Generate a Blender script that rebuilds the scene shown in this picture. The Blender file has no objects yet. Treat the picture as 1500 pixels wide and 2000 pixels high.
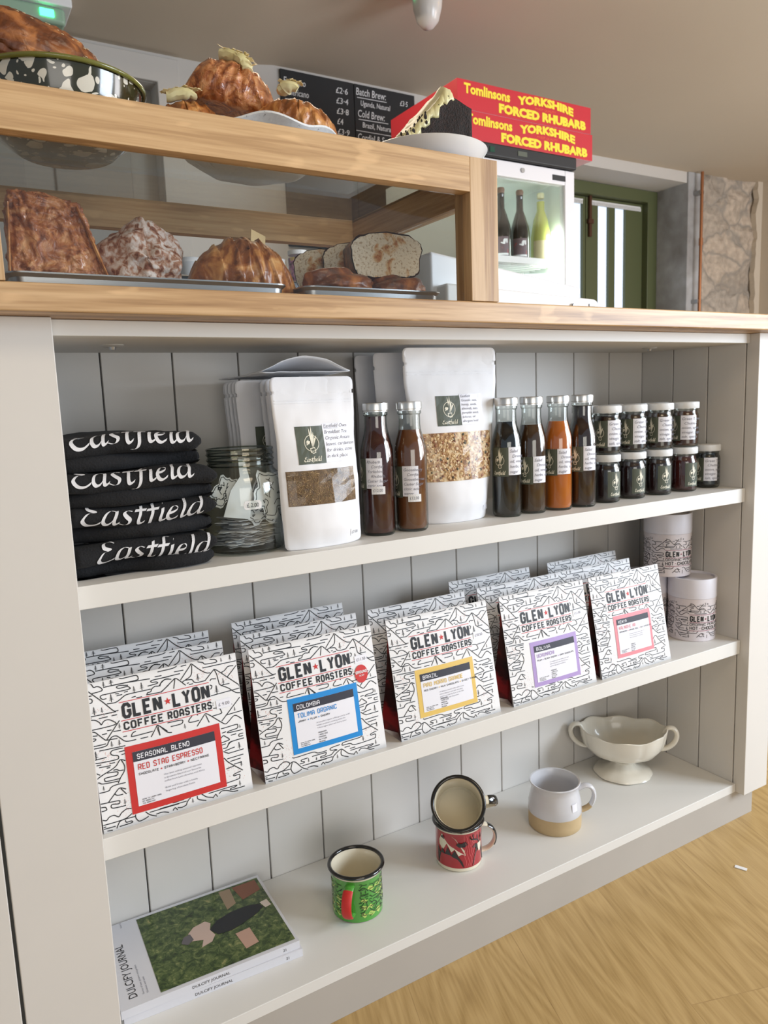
import bpy, bmesh, math, random
from mathutils import Vector, Matrix, noise
from math import sin, cos, pi, radians as R
CAMX = -0.116816
CAMY = -0.844735
CAMZ = 0.806104
CAMA = 1.424201
CAMB = -0.535589
CAMC = -0.037879
CAMF = 1466.708497
S = bpy.context.scene
COL = S.collection
# ---------------------------------------------------------------- camera
def _rot(a, b, c):
    Rx = Matrix.Rotation(a, 3, 'X'); Rz = Matrix.Rotation(b, 3, 'Z'); Ry = Matrix.Rotation(c, 3, 'Z')
    return Rz @ Rx @ Ry
cam_d = bpy.data.cameras.new('camera'); cam = bpy.data.objects.new('camera', cam_d); COL.objects.link(cam)
cam.matrix_world = Matrix.Translation((CAMX, CAMY, CAMZ)) @ _rot(CAMA, CAMB, CAMC).to_4x4()
cam_d.sensor_fit = 'VERTICAL'; cam_d.sensor_height = 36; cam_d.lens = CAMF * 36 / 2000
cam_d.clip_start = .02; cam_d.clip_end = 60
cam_d.dof.use_dof = True; cam_d.dof.focus_distance = 1.0; cam_d.dof.aperture_fstop = 12
S.camera = cam
# ---------------------------------------------------------------- world, lamps, exposure
S.view_settings.view_transform = 'Standard'; S.view_settings.look = 'None'
S.view_settings.exposure = -.07; S.view_settings.gamma = 1; S.view_settings.use_curve_mapping = False
W_ = bpy.data.worlds.new('world'); S.world = W_; W_.use_nodes = True
W_.node_tree.nodes['Background'].inputs[0].default_value = (.72, .86, 1.0, 1)
W_.node_tree.nodes['Background'].inputs[1].default_value = .44
def area(name, loc, target, sx, sy, power, col):
    d = bpy.data.lights.new(name, 'AREA'); d.shape = 'RECTANGLE'; d.size = sx; d.size_y = sy; d.energy = power; d.color = col
    o = bpy.data.objects.new(name, d); COL.objects.link(o); o.location = loc
    o.rotation_euler = (Vector(target) - Vector(loc)).to_track_quat('-Z', 'Y').to_euler(); return o
area('window_daylight_right', (2.5, -1.55, 1.1), (.6, .1, .45), 1.0, 1.0, 66, (.78, .88, 1))
area('window_daylight_front', (-.4, -2.9, .78), (.5, .1, .5), 1.6, .95, 17, (1, .94, .87))
area('ceiling_lamp_warm', (.3, -1.3, 2.0), (.3, -1.2, 0), .7, .7, 9, (1, .82, .6))
area('kitchen_lamp_warm', (1.0, 1.3, 2.04), (1.0, 1.3, 0), .6, .6, 5, (1, .85, .66))
area('far_room_fill', (3.9, -.9, 1.15), (2.7, 2.1, 1.75), 1.1, 1.1, 44, (.98, .97, 1))  # added fill lamp, no known window; brightens rear ceiling, right wall and green door
# ---------------------------------------------------------------- materials
def nt(name):
    m = bpy.data.materials.new(name); m.use_nodes = True
    return m, m.node_tree.nodes, m.node_tree.links, m.node_tree.nodes['Principled BSDF']
def sr(r, g, b):
    f = lambda c: (c / 255 / 12.92) if c / 255 <= .04045 else ((c / 255 + .055) / 1.055) ** 2.4
    return (f(r), f(g), f(b), 1)
def mat(name, col, rough=.5, metal=0, coat=0, noise_amt=0, nscale=40, bump=0, emit=0, sss=0, bscale=None):
    m, N, L, P = nt(name); P.inputs['Base Color'].default_value = col; P.inputs['Roughness'].default_value = rough
    P.inputs['Metallic'].default_value = metal; P.inputs['Coat Weight'].default_value = coat
    if emit: P.inputs['Emission Color'].default_value = col; P.inputs['Emission Strength'].default_value = emit
    if noise_amt or bump:
        tc = N.new('ShaderNodeTexCoord'); nz = N.new('ShaderNodeTexNoise'); nz.inputs['Scale'].default_value = nscale
        nz.inputs['Detail'].default_value = 5; L.new(tc.outputs['Object'], nz.inputs['Vector'])
    if noise_amt:
        mx = N.new('ShaderNodeMix'); mx.data_type = 'RGBA'; d = noise_amt
        mx.inputs[6].default_value = tuple(min(1, c * (1 - d)) for c in col[:3]) + (1,)
        mx.inputs[7].default_value = tuple(min(1, c * (1 + d)) for c in col[:3]) + (1,)
        L.new(nz.outputs['Fac'], mx.inputs[0]); L.new(mx.outputs[2], P.inputs['Base Color'])
    if bump:
        b = N.new('ShaderNodeBump'); b.inputs['Strength'].default_value = bump; b.inputs['Distance'].default_value = .002
        L.new(nz.outputs['Fac'], b.inputs['Height']); L.new(b.outputs[0], P.inputs['Normal'])
    return m
def ramp(N, L, src, stops):
    r = N.new('ShaderNodeValToRGB'); e = r.color_ramp.elements
    while len(e) < len(stops): e.new(.5)
    for el, (p, c) in zip(e, stops): el.position = p; el.color = c
    L.new(src, r.inputs[0]); return r.outputs[0]
def wood(name, c1, c2, c3, axis=0, scale=1., rough=.45, fleck=0):
    m, N, L, P = nt(name); tc = N.new('ShaderNodeTexCoord'); mp = N.new('ShaderNodeMapping')
    s = [60 * scale] * 3; s[axis] = 2.2 * scale; mp.inputs['Scale'].default_value = s
    L.new(tc.outputs['Object'], mp.inputs[0])
    n1 = N.new('ShaderNodeTexNoise'); n1.inputs['Scale'].default_value = 1; n1.inputs['Detail'].default_value = 3; n1.inputs['Distortion'].default_value = .7
    L.new(mp.outputs[0], n1.inputs[0])
    mp2 = N.new('ShaderNodeMapping'); s2 = [260 * scale] * 3; s2[axis] = 9 * scale; mp2.inputs['Scale'].default_value = s2; L.new(tc.outputs['Object'], mp2.inputs[0])
    n2 = N.new('ShaderNodeTexNoise'); n2.inputs['Scale'].default_value = 1; n2.inputs['Detail'].default_value = 4; L.new(mp2.outputs[0], n2.inputs[0])
    ad = N.new('ShaderNodeMath'); ad.operation = 'MULTIPLY_ADD'; L.new(n2.outputs['Fac'], ad.inputs[0]); ad.inputs[1].default_value = .8; L.new(n1.outputs['Fac'], ad.inputs[2])
    sb = N.new('ShaderNodeMath'); sb.operation = 'SUBTRACT'; L.new(ad.outputs[0], sb.inputs[0]); sb.inputs[1].default_value = .4
    c = ramp(N, L, sb.outputs[0], [(.3, c1), (.5, c2), (.68, c3)])
    if fleck:
        mp3 = N.new('ShaderNodeMapping'); s3 = [70.] * 3; s3[axis] = 22.; mp3.inputs['Scale'].default_value = s3; mp3.inputs['Rotation'].default_value = (.2, .5, .5); L.new(tc.outputs['Object'], mp3.inputs[0])
        n3 = N.new('ShaderNodeTexNoise'); n3.inputs['Scale'].default_value = 1; n3.inputs['Detail'].default_value = 1; L.new(mp3.outputs[0], n3.inputs[0])
        f = ramp(N, L, n3.outputs['Fac'], [(.62, (0, 0, 0, 1)), (.7, (1, 1, 1, 1))]); fm = N.new('ShaderNodeMath'); fm.operation = 'MULTIPLY'; L.new(f, fm.inputs[0]); fm.inputs[1].default_value = fleck
        mx = N.new('ShaderNodeMix'); mx.data_type = 'RGBA'; L.new(fm.outputs[0], mx.inputs[0]); L.new(c, mx.inputs[6]); mx.inputs[7].default_value = tuple(min(1, q * 1.35) for q in c3[:3]) + (1,); c = mx.outputs[2]
    L.new(c, P.inputs['Base Color']); P.inputs['Roughness'].default_value = rough
    b = N.new('ShaderNodeBump'); b.inputs['Strength'].default_value = .25; b.inputs['Distance'].default_value = .0006; L.new(n2.outputs['Fac'], b.inputs['Height']); L.new(b.outputs[0], P.inputs['Normal'])
    return m
def thin_glass(name, tint=(1, 1, 1, 1), rough=.02, ior=1.45, extra=0., edge=None):
    m = bpy.data.materials.new(name); m.use_nodes = True; N = m.node_tree.nodes; L = m.node_tree.links; N.clear()
    o = N.new('ShaderNodeOutputMaterial'); mx = N.new('ShaderNodeMixShader'); t = N.new('ShaderNodeBsdfTransparent'); g = N.new('ShaderNodeBsdfGlossy')
    f = N.new('ShaderNodeFresnel'); f.inputs[0].default_value = ior; t.inputs[0].default_value = tint
    if edge:
        lw = N.new('ShaderNodeLayerWeight'); lw.inputs[0].default_value = .5; pw = N.new('ShaderNodeMath'); pw.operation = 'POWER'; pw.inputs[1].default_value = 2.2; L.new(lw.outputs['Facing'], pw.inputs[0]); cm = N.new('ShaderNodeMix'); cm.data_type = 'RGBA'; cm.inputs[6].default_value = tint; cm.inputs[7].default_value = edge; L.new(pw.outputs[0], cm.inputs[0]); L.new(cm.outputs[2], t.inputs[0])
    g.inputs['Roughness'].default_value = rough
    ad = N.new('ShaderNodeMath'); ad.operation = 'ADD'; ad.use_clamp = True; ad.inputs[1].default_value = extra
    ge = N.new('ShaderNodeNewGeometry'); e1 = N.new('ShaderNodeMath'); e1.operation = 'MULTIPLY_ADD'; e1.inputs[1].default_value = -2; e1.inputs[2].default_value = 1; L.new(ge.outputs['Backfacing'], e1.inputs[0]); e2 = N.new('ShaderNodeMath'); e2.operation = 'POWER'; e2.inputs[0].default_value = ior; L.new(e1.outputs[0], e2.inputs[1]); L.new(e2.outputs[0], f.inputs[0])
    L.new(f.outputs[0], ad.inputs[0]); L.new(ad.outputs[0], mx.inputs[0]); L.new(t.outputs[0], mx.inputs[1]); L.new(g.outputs[0], mx.inputs[2]); L.new(mx.outputs[0], o.inputs[0]); return m
def mottled(name, stops, scale=30, rough=.55, bump=.5, bdist=.003, coat=0, detail=6, dist=0., bscale=None, island=False, vor=False):
    m, N, L, P = nt(name); tc = N.new('ShaderNodeTexCoord')
    nz = N.new('ShaderNodeTexVoronoi' if vor else 'ShaderNodeTexNoise'); nz.inputs['Scale'].default_value = scale
    if not vor: nz.inputs['Detail'].default_value = detail; nz.inputs['Distortion'].default_value = dist
    L.new(tc.outputs['Object'], nz.inputs['Vector'])
    src = nz.outputs[0]
    if island: g = N.new('ShaderNodeNewGeometry'); src = g.outputs['Random Per Island']
    L.new(ramp(N, L, src, stops), P.inputs['Base Color']); P.inputs['Roughness'].default_value = rough; P.inputs['Coat Weight'].default_value = coat
    if bump:
        n2 = N.new('ShaderNodeTexNoise'); n2.inputs['Scale'].default_value = bscale or scale * 2; n2.inputs['Detail'].default_value = 6; n2.inputs['Distortion'].default_value = dist; L.new(tc.outputs['Object'], n2.inputs['Vector'])
        b = N.new('ShaderNodeBump'); b.inputs['Strength'].default_value = bump; b.inputs['Distance'].default_value = bdist; L.new(n2.outputs['Fac'], b.inputs['Height']); L.new(b.outputs[0], P.inputs['Normal'])
    return m
M = {}
M['paint'] = mat('painted_timber', sr(214, 210, 204), .55, noise_amt=.03, nscale=9, bump=.05)
M['shelfpaint'] = mat('shelf_paint', sr(222, 220, 215), .5, noise_amt=.03, nscale=9, bump=.05)
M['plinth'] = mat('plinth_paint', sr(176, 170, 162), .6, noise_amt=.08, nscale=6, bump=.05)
M['groove'] = mat('groove_dark', sr(86, 88, 88), .9)
M['oak'] = wood('oak_board', sr(176, 140, 98), sr(196, 160, 116), sr(206, 172, 128), 0, 1.3, .45, .4)
M['oak_v'] = wood('oak_upright', sr(160, 124, 86), sr(186, 152, 110), sr(202, 170, 130), 2, 1, .45, .0)
M['oak_y'] = wood('oak_side', sr(160, 124, 86), sr(186, 152, 110), sr(202, 170, 130), 1, 1, .45, .0)
M['white'] = mat('white_plain', (.8, .8, .8, 1), .5)
M['paper'] = mat('white_paper', (.8, .8, .82, 1), .6, noise_amt=.02, nscale=20, bump=.12)
M['bagpaper'] = mat('coated_bag_paper', (.82, .82, .83, 1), .55, noise_amt=.03, nscale=14, bump=.25)
M['ink'] = mat('black_ink', (.012, .014, .018, 1), .5)
M['pen'] = mat('grey_pen', (.2, .2, .24, 1), .6)
M['red'] = mat('red_ink', sr(200, 44, 40), .5)
M['blue'] = mat('blue_ink', sr(28, 138, 212), .45); M['yellow'] = mat('mustard_ink', sr(226, 192, 104), .45)
M['purple'] = mat('lilac_ink', sr(174, 150, 204), .45); M['pink'] = mat('pink_ink', sr(224, 140, 150), .45)
M['charcoal'] = mat('charcoal_ink', sr(50, 50, 62), .45); M['lab'] = mat('label_white', (.82, .82, .88, 1), .4)
M['pinkwash'] = mat('pale_pink_ink', sr(232, 206, 200), .55)
M['green'] = mat('label_green', sr(80, 86, 72), .5); M['cream'] = mat('cream', sr(236, 230, 210), .45)
M['gusset'] = mottled('red_black_gusset', [(.35, sr(14, 10, 12)), (.5, sr(60, 14, 18)), (.62, sr(150, 30, 34))], 26, .5, .2, .001)
M['glass'] = thin_glass('clear_glass', (.97, .985, .975, 1)); M['pane'] = thin_glass('case_pane', (.95, .96, .96, 1), .015, 1.45)
M['jarglass'] = thin_glass('jar_glass', (.94, .965, .94, 1), .02, 1.5, .01, (.16, .20, .18, 1))
M['glassedge'] = thin_glass('glass_edge', (.50, .56, .52, 1), .03, 1.6, .05)
M['film'] = thin_glass('plastic_film', (.98, .98, .98, 1), .16, 1.4, .0)
M['steel'] = mat('brushed_steel', (.42, .42, .42, 1), .35, 1); M['lid'] = mat('silver_lid', (.74, .73, .7, 1), .3, .9)
M['whitelid'] = mat('white_lid', (.78, .79, .79, 1), .35); M['black'] = mat('black_gloss', (.008, .008, .009, 1), .12, coat=.5)
M['blackmatt'] = mat('black_matt', (.012, .012, .013, 1), .5)
M['denim'] = mat('black_denim', (.0075, .0078, .0095, 1), .95, noise_amt=.5, nscale=420, bump=.6)
M['tee'] = mat('printed_white', (.72, .72, .74, 1), .7)
M['croissant'] = mottled('croissant_crust', [(.3, sr(104, 54, 22)), (.48, sr(164, 98, 44)), (.62, sr(206, 144, 80)), (.75, sr(232, 184, 124))], 42, .35, .6, .003, .25, 7, 1.2, 60)
M['glazed'] = mottled('glazed_pastry', [(.32, sr(122, 62, 28)), (.46, sr(170, 98, 52)), (.6, sr(204, 138, 86)), (.76, sr(236, 184, 136))], 48, .3, 1., .004, .4, 6, 2., 55)
M['sugar'] = mottled('sugared_crust', [(.36, sr(122, 64, 34)), (.46, sr(176, 128, 98)), (.56, sr(212, 192, 180)), (.75, sr(234, 224, 216))], 130, .6, .8, .002, 0, 7, .6, 160)
M['crust'] = mottled('dark_crust', [(.3, sr(58, 30, 18)), (.48, sr(118, 64, 32)), (.66, sr(182, 116, 64))], 34, .4, .6, .003, .2, 6, 1., 60)
M['crumb'] = mottled('bread_crumb', [(.3, sr(140, 88, 48)), (.4, sr(206, 186, 156)), (.6, sr(228, 216, 194))], 110, .8, .8, .002, 0, 8, .4, 260)
M['frost'] = mottled('cream_frosting', [(.3, sr(206, 196, 140)), (.6, sr(238, 232, 190))], 20, .35, .4, .002)
M['choc'] = mottled('chocolate_sponge', [(.3, sr(14, 8, 6)), (.6, sr(38, 22, 18)), (.8, sr(70, 44, 36))], 300, .75, 1., .003, 0, 8)
M['platew'] = mat('white_china', (.8, .81, .82, 1), .18, coat=.3)
M['speck'] = mottled('speckled_china', [(.28, sr(120, 120, 120)), (.34, sr(214, 218, 222)), (.7, sr(226, 230, 232))], 260, .25, 0)
M['ivory'] = mat('ivory_glaze', sr(226, 220, 206), .22, coat=.35)
M['enamel'] = mat('cream_enamel', sr(232, 224, 202), .15, coat=.6)
M['greenmug'] = mat('green_enamel', sr(82, 158, 60), .15, coat=.6); M['lime'] = mat('lime_enamel', sr(182, 206, 104), .15, coat=.5)
M['redmug'] = mat('red_enamel', sr(168, 26, 38), .15, coat=.6)
M['grog'] = mat('raw_stoneware', sr(190, 166, 126), .7, noise_amt=.1, nscale=60); M['glaze'] = mat('pale_glaze', sr(206, 206, 210), .25, noise_amt=.03, nscale=30, coat=.3)
M['tin'] = mat('tube_card', sr(222, 214, 216), .5); M['tinlid'] = mat('tube_lid_card', sr(224, 222, 230), .45)
M['concrete'] = mottled('grey_render', [(.3, sr(128, 124, 120)), (.55, sr(166, 166, 166)), (.75, sr(196, 200, 204))], 5, .85, .8, .006)
M['ceil'] = mat('ceiling_plaster', sr(200, 188, 170), .9, noise_amt=.03, nscale=2, bump=.1)
M['wallp'] = mat('wall_plaster', sr(198, 194, 188), .9, noise_amt=.03, nscale=2, bump=.1)
M['wallr'] = mat('right_wall_plaster', sr(204, 192, 174), .9, noise_amt=.03, nscale=2, bump=.2)
M['greenp'] = mat('olive_paint', sr(84, 90, 58), .45, noise_amt=.05, nscale=5)
M['copper'] = mat('copper_pipe', sr(168, 112, 76), .4, .8); M['rust'] = mat('rusty_latch', sr(92, 60, 44), .5, .6)
M['redbox'] = mat('red_carton', sr(196, 40, 52), .45); M['yellowp'] = mat('yellow_print', sr(244, 220, 60), .5); M['orangep'] = mat('faint_orange_print', sr(226, 96, 60), .5)
M['slate'] = mat('chalkboard', (.012, .012, .013, 1), .6, noise_amt=.3, nscale=6); M['chalk'] = mat('chalk', (.75, .75, .75, 1), .9)
M['oilivebowl'] = None
M['fridgein'] = mat('fridge_liner', (.78, .84, .8, 1), .4); M['led'] = mat('led_strip', (.9, 1, .93, 1), .4, emit=20)
M['winglow'] = mat('bright_window', (.72, .82, 1, 1), .4, emit=.75)
M['greenled'] = mat('green_led', (.05, 1, .35, 1), .4, emit=6)
M['lamp'] = mat('lamp_glow', (1, .85, .55, 1), .4, emit=8)
# ---------------------------------------------------------------- mesh helpers
def tag(o, label=None, cat=None, group=None, kind=None):
    if label: o['label'] = label
    if cat: o['category'] = cat
    if group: o['group'] = group
    if kind: o['kind'] = kind
    return o
def thing(name, loc, rz=0, label=None, cat=None, group=None):
    o = bpy.data.objects.new(name, None); COL.objects.link(o); o.location = loc; o.rotation_euler = (0, 0, rz); o.empty_display_size = .02
    return tag(o, label, cat, group)
def mk(name, V, F, m, parent=None, smooth=False, loc=None):
    me = bpy.data.meshes.new(name); me.from_pydata([tuple(v) for v in V], [], F); me.update()
    if smooth: me.shade_smooth()
    o = bpy.data.objects.new(name, me); me.materials.append(m); COL.objects.link(o)
    if parent: o.parent = parent
    if loc: o.location = loc
    return o
def fixn(o):
    b = bmesh.new(); b.from_mesh(o.data); bmesh.ops.recalc_face_normals(b, faces=b.faces); b.to_mesh(o.data); b.free(); return o
class B:                                     # collects solid pieces into one mesh
    def __init__(s): s.V = []; s.F = []
    def add(s, V, F): n = len(s.V); s.V += [tuple(v) for v in V]; s.F += [tuple(i + n for i in f) for f in F]; return s
    def box(s, x0, x1, y0, y1, z0, z1, M4=None):
        V = [Vector((x, y, z)) for x in (x0, x1) for y in (y0, y1) for z in (z0, z1)]
        if M4: V = [M4 @ v for v in V]
        return s.add(V, [(0, 1, 3, 2), (4, 6, 7, 5), (0, 4, 5, 1), (2, 3, 7, 6), (0, 2, 6, 4), (1, 5, 7, 3)])
    def lathe(s, prof, n=40, c=(0, 0, 0), fx=None):
        V = []; F = []
        for r, z in prof:
            for k in range(n):
                a = 2 * pi * k / n; p = (c[0] + r * cos(a), c[1] + r * sin(a), c[2] + z)
                V.append(fx(p, a) if fx else p)
        for i in range(len(prof) - 1):
            for k in range(n): F.append((i * n + k, i * n + (k + 1) % n, (i + 1) * n + (k + 1) % n, (i + 1) * n + k))
        if prof[0][0] > 1e-5: F.append(tuple(reversed(range(n))))
        if prof[-1][0] > 1e-5 : F.append(tuple((len(prof) - 1) * n + k for k in range(n)))
        return s.add(V, F)
    def open_lathe(s, prof, n=40, c=(0, 0, 0), fx=None):
        V = []; F = []
        for r, z in prof:
            for k in range(n):
                a = 2 * pi * k / n; p = (c[0] + r * cos(a), c[1] + r * sin(a), c[2] + z); V.append(fx(p, a) if fx else p)
        for i in range(len(prof) - 1):
            for k in range(n): F.append((i * n + k, i * n + (k + 1) % n, (i + 1) * n + (k + 1) % n, (i + 1) * n + k))
        return s.add(V, F)
    def tube(s, pts, r, n=10, sx=1., sy=1., up=None):
        pts = [Vector(p) for p in pts]; V = []; F = []
        for i, p in enumerate(pts):
            t = (pts[min(i + 1, len(pts) - 1)] - pts[max(i - 1, 0)]).normalized()
            u = Vector(up) if up else (Vector((0, 0, 1)) if abs(t.z) < .9 else Vector((1, 0, 0)))
            a = t.cross(u).normalized(); b = a.cross(t); rr = r[i] if isinstance(r, (list, tuple)) else r
            for k in range(n): an = 2 * pi * k / n; V.append(p + a * cos(an) * rr * sx + b * sin(an) * rr * sy)
        for i in range(len(pts) - 1):
            for k in range(n): F.append((i * n + k, i * n + (k + 1) % n, (i + 1) * n + (k + 1) % n, (i + 1) * n + k))
        F.append(tuple(reversed(range(n)))); F.append(tuple((len(pts) - 1) * n + k for k in range(n))); return s.add(V, F)
    def prism(s, pts, y0, y1):               # polygon in xz, extruded along y
        n = len(pts); V = [(x, y0, z) for x, z in pts] + [(x, y1, z) for x, z in pts]
        return s.add(V, [tuple(range(n)), tuple(reversed(range(n, 2 * n)))] + [(i, i + n, (i + 1) % n + n, (i + 1) % n) for i in range(n)])
    def build(s, name, m, parent=None, smooth=False, bevel=0, loc=None, seg=2):
        o = fixn(mk(name, s.V, s.F, m, parent, smooth, loc))
        if bevel:
            md = o.modifiers.new('bevel', 'BEVEL'); md.width = bevel; md.segments = seg; md.limit_method = 'ANGLE'; md.angle_limit = R(40)
            o.data.shade_smooth(); md.harden_normals = True
        elif smooth: sharp(o)
        return o
def sharp(o, ang=40):
    b = bmesh.new(); b.from_mesh(o.data)
    for e in b.edges:
        if len(e.link_faces) == 2 and e.calc_face_angle(0) > R(ang): e.smooth = False
    b.to_mesh(o.data); b.free(); return o
def fbm(p, s, seed=0): return noise.fractal(Vector(p) * s + Vector((seed * 7.3, seed * 3.1, seed)), 1., 2., 4)
_blob_cache = {}
def icos(sub=3):
    if sub not in _blob_cache:
        b = bmesh.new(); bmesh.ops.create_icosphere(b, subdivisions=sub, radius=1); b.verts.ensure_lookup_table()
        _blob_cache[sub] = ([v.co.copy() for v in b.verts], [tuple(v.index for v in f.verts) for f in b.faces]); b.free()
    return _blob_cache[sub]
def blob(fn, sub=4):
    V, F = icos(sub); return [fn(v) for v in V], F
def catmull(P, n=5):
    if len(P) < 3: return P
    o = []
    for i in range(len(P) - 1):
        p0 = P[max(i - 1, 0)]; p1 = P[i]; p2 = P[i + 1]; p3 = P[min(i + 2, len(P) - 1)]
        for k in range(n):
            t = k / n; o.append(tuple(.5 * (2 * b + (c - a) * t + (2 * a - 5 * b + 4 * c - d) * t * t + (3 * b - a - 3 * c + d) * t ** 3) for a, b, c, d in zip(p0, p1, p2, p3)))
    o.append(tuple(P[-1])); return o
_txt = {}
def text2d(s, offset=0.):
    k = (s, offset)
    if k not in _txt:
        cu = bpy.data.curves.new('t', 'FONT'); cu.body = s; cu.size = 1; cu.offset = offset; cu.resolution_u = 2; cu.fill_mode = 'FRONT' if hasattr(cu, 'fill_mode') else 'BOTH'
        o = bpy.data.objects.new('t', cu); me = o.to_mesh()
        V = [(v.co.x, v.co.y) for v in me.vertices]; F = [tuple(p.vertices) for p in me.polygons]; o.to_mesh_clear(); bpy.data.objects.remove(o); bpy.data.curves.remove(cu)
        x0 = min(v[0] for v in V); x1 = max(v[0] for v in V); _txt[k] = ([(a - x0, b) for a, b in V], F, x1 - x0)
    return _txt[k]
BLK = {'A': '0,0 0,4.6 1.2,6 2.8,6 4,4.6 4,0|0,2.4 4,2.4', 'B': '0,3 0,6 3.2,6 4,5.2 4,3.8 3.2,3 0,3 0,0 3.2,0 4,.8 4,2.2 3.2,3', 'C': '4,4.2 4,5 3,6 1,6 0,5 0,1 1,0 3,0 4,1 4,1.8', 'D': '0,0 0,6 3,6 4,5 4,1 3,0 0,0', 'E': '4,0 0,0 0,6 4,6|0,3 3.2,3',
'F': '0,0 0,6 4,6|0,3 3.2,3', 'G': '4,4.2 4,5 3,6 1,6 0,5 0,1 1,0 3,0 4,1 4,2.8 2.3,2.8', 'H': '0,0 0,6|4,0 4,6|0,3 4,3', 'I': '0,0 0,6', 'J': '0,1.6 0,1 1,0 3,0 4,1 4,6', 'K': '0,0 0,6|4,6 0,2.6|1.3,3.6 4,0', 'L': '0,6 0,0 4,0', 'M': '0,0 0,6|.15,5.7 2.3,2.4 4.45,5.7|4.6,6 4.6,0', 'N': '0,0 0,6|.25,5.8 3.75,.2|4,0 4,6',
'O': '0,1 0,5 1,6 3,6 4,5 4,1 3,0 1,0 0,1', 'P': '0,0 0,6 3.2,6 4,5.2 4,3.4 3.2,2.6 0,2.6', 'R': '0,0 0,6 3.2,6 4,5.2 4,3.6 3.2,2.8 0,2.8|2.2,2.8 4,0', 'S': '4,4.6 4,5 3,6 1,6 0,5 0,4 1,3.1 3,2.9 4,2 4,1 3,0 1,0 0,1 0,1.4', 'T': '0,6 4,6|2,6 2,0', 'U': '0,6 0,1 1,0 3,0 4,1 4,6', 'V': '0,6 2,0 4,6',
'W': '0,6 1.1,0 2.5,4 3.9,0 5,6', 'Y': '0,6 2,3 4,6|2,3 2,0', 'Z': '0,6 4,6 0,0 4,0', 'X': '0,0 4,6|0,6 4,0', 'Q': '0,1 0,5 1,6 3,6 4,5 4,1 3,0 1,0 0,1|2.4,1.6 4,0'}
NIB = {'E': [[(3.3, 5.2), (2.6, 6), (1.2, 5.7), (1.0, 4.3), (2.2, 3.4), (.7, 3.1), (-.3, 1.6), (.4, .2), (1.8, 0), (3.2, .9)]], 'a': [[(2.7, 3.4), (1.6, 3.6), (.5, 2.6), (.1, 1), (.6, .1), (1.6, .5), (2.6, 2.2), (2.9, 3.5)], [(2.9, 3.5), (2.3, .7), (2.6, .1), (3.4, .7)]],
's': [[(2.5, 3.3), (1.6, 3.6), (.8, 3), (1.2, 2.2), (2, 1.3), (1.6, .3), (.7, 0), (-.2, .4)]], 't': [[(1.7, 4.9), (1.1, 2.5), (.8, .6), (1.2, 0), (2.1, .6)], [(.1, 3.4), (2.5, 3.6)]], 'f': [[(3.4, 6.2), (2.6, 6.6), (1.9, 5.4), (1.3, 2.5), (.7, -.6), (0, -1.6), (-.9, -1.6)], [(.2, 3.4), (2.8, 3.6)]],
'i': [[(1.0, 3.5), (.5, .8), (.8, .05), (1.7, .6)], [(1.35, 4.9), (1.5, 5.1)]], 'e': [[(.4, 1.9), (1.6, 2.2), (2.3, 2.9), (1.9, 3.6), (1, 3.3), (.2, 1.9), (.3, .5), (1.1, 0), (2.3, .7)]], 'l': [[(1.9, 6.4), (1.2, 3.5), (.6, .8), (.9, 0), (1.8, .6)]], 'd': [[(2.7, 3.4), (1.6, 3.6), (.5, 2.6), (.1, 1), (.6, .1), (1.6, .5), (2.6, 2.2)], [(3.7, 6.4), (2.9, 3.2), (2.4, .8), (2.7, .1), (3.5, .7)]]}
NADV = dict(E=3.6, a=3.5, s=3., t=2.4, f=2.6, i=1.9, e=2.7, l=2., d=3.6)
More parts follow.
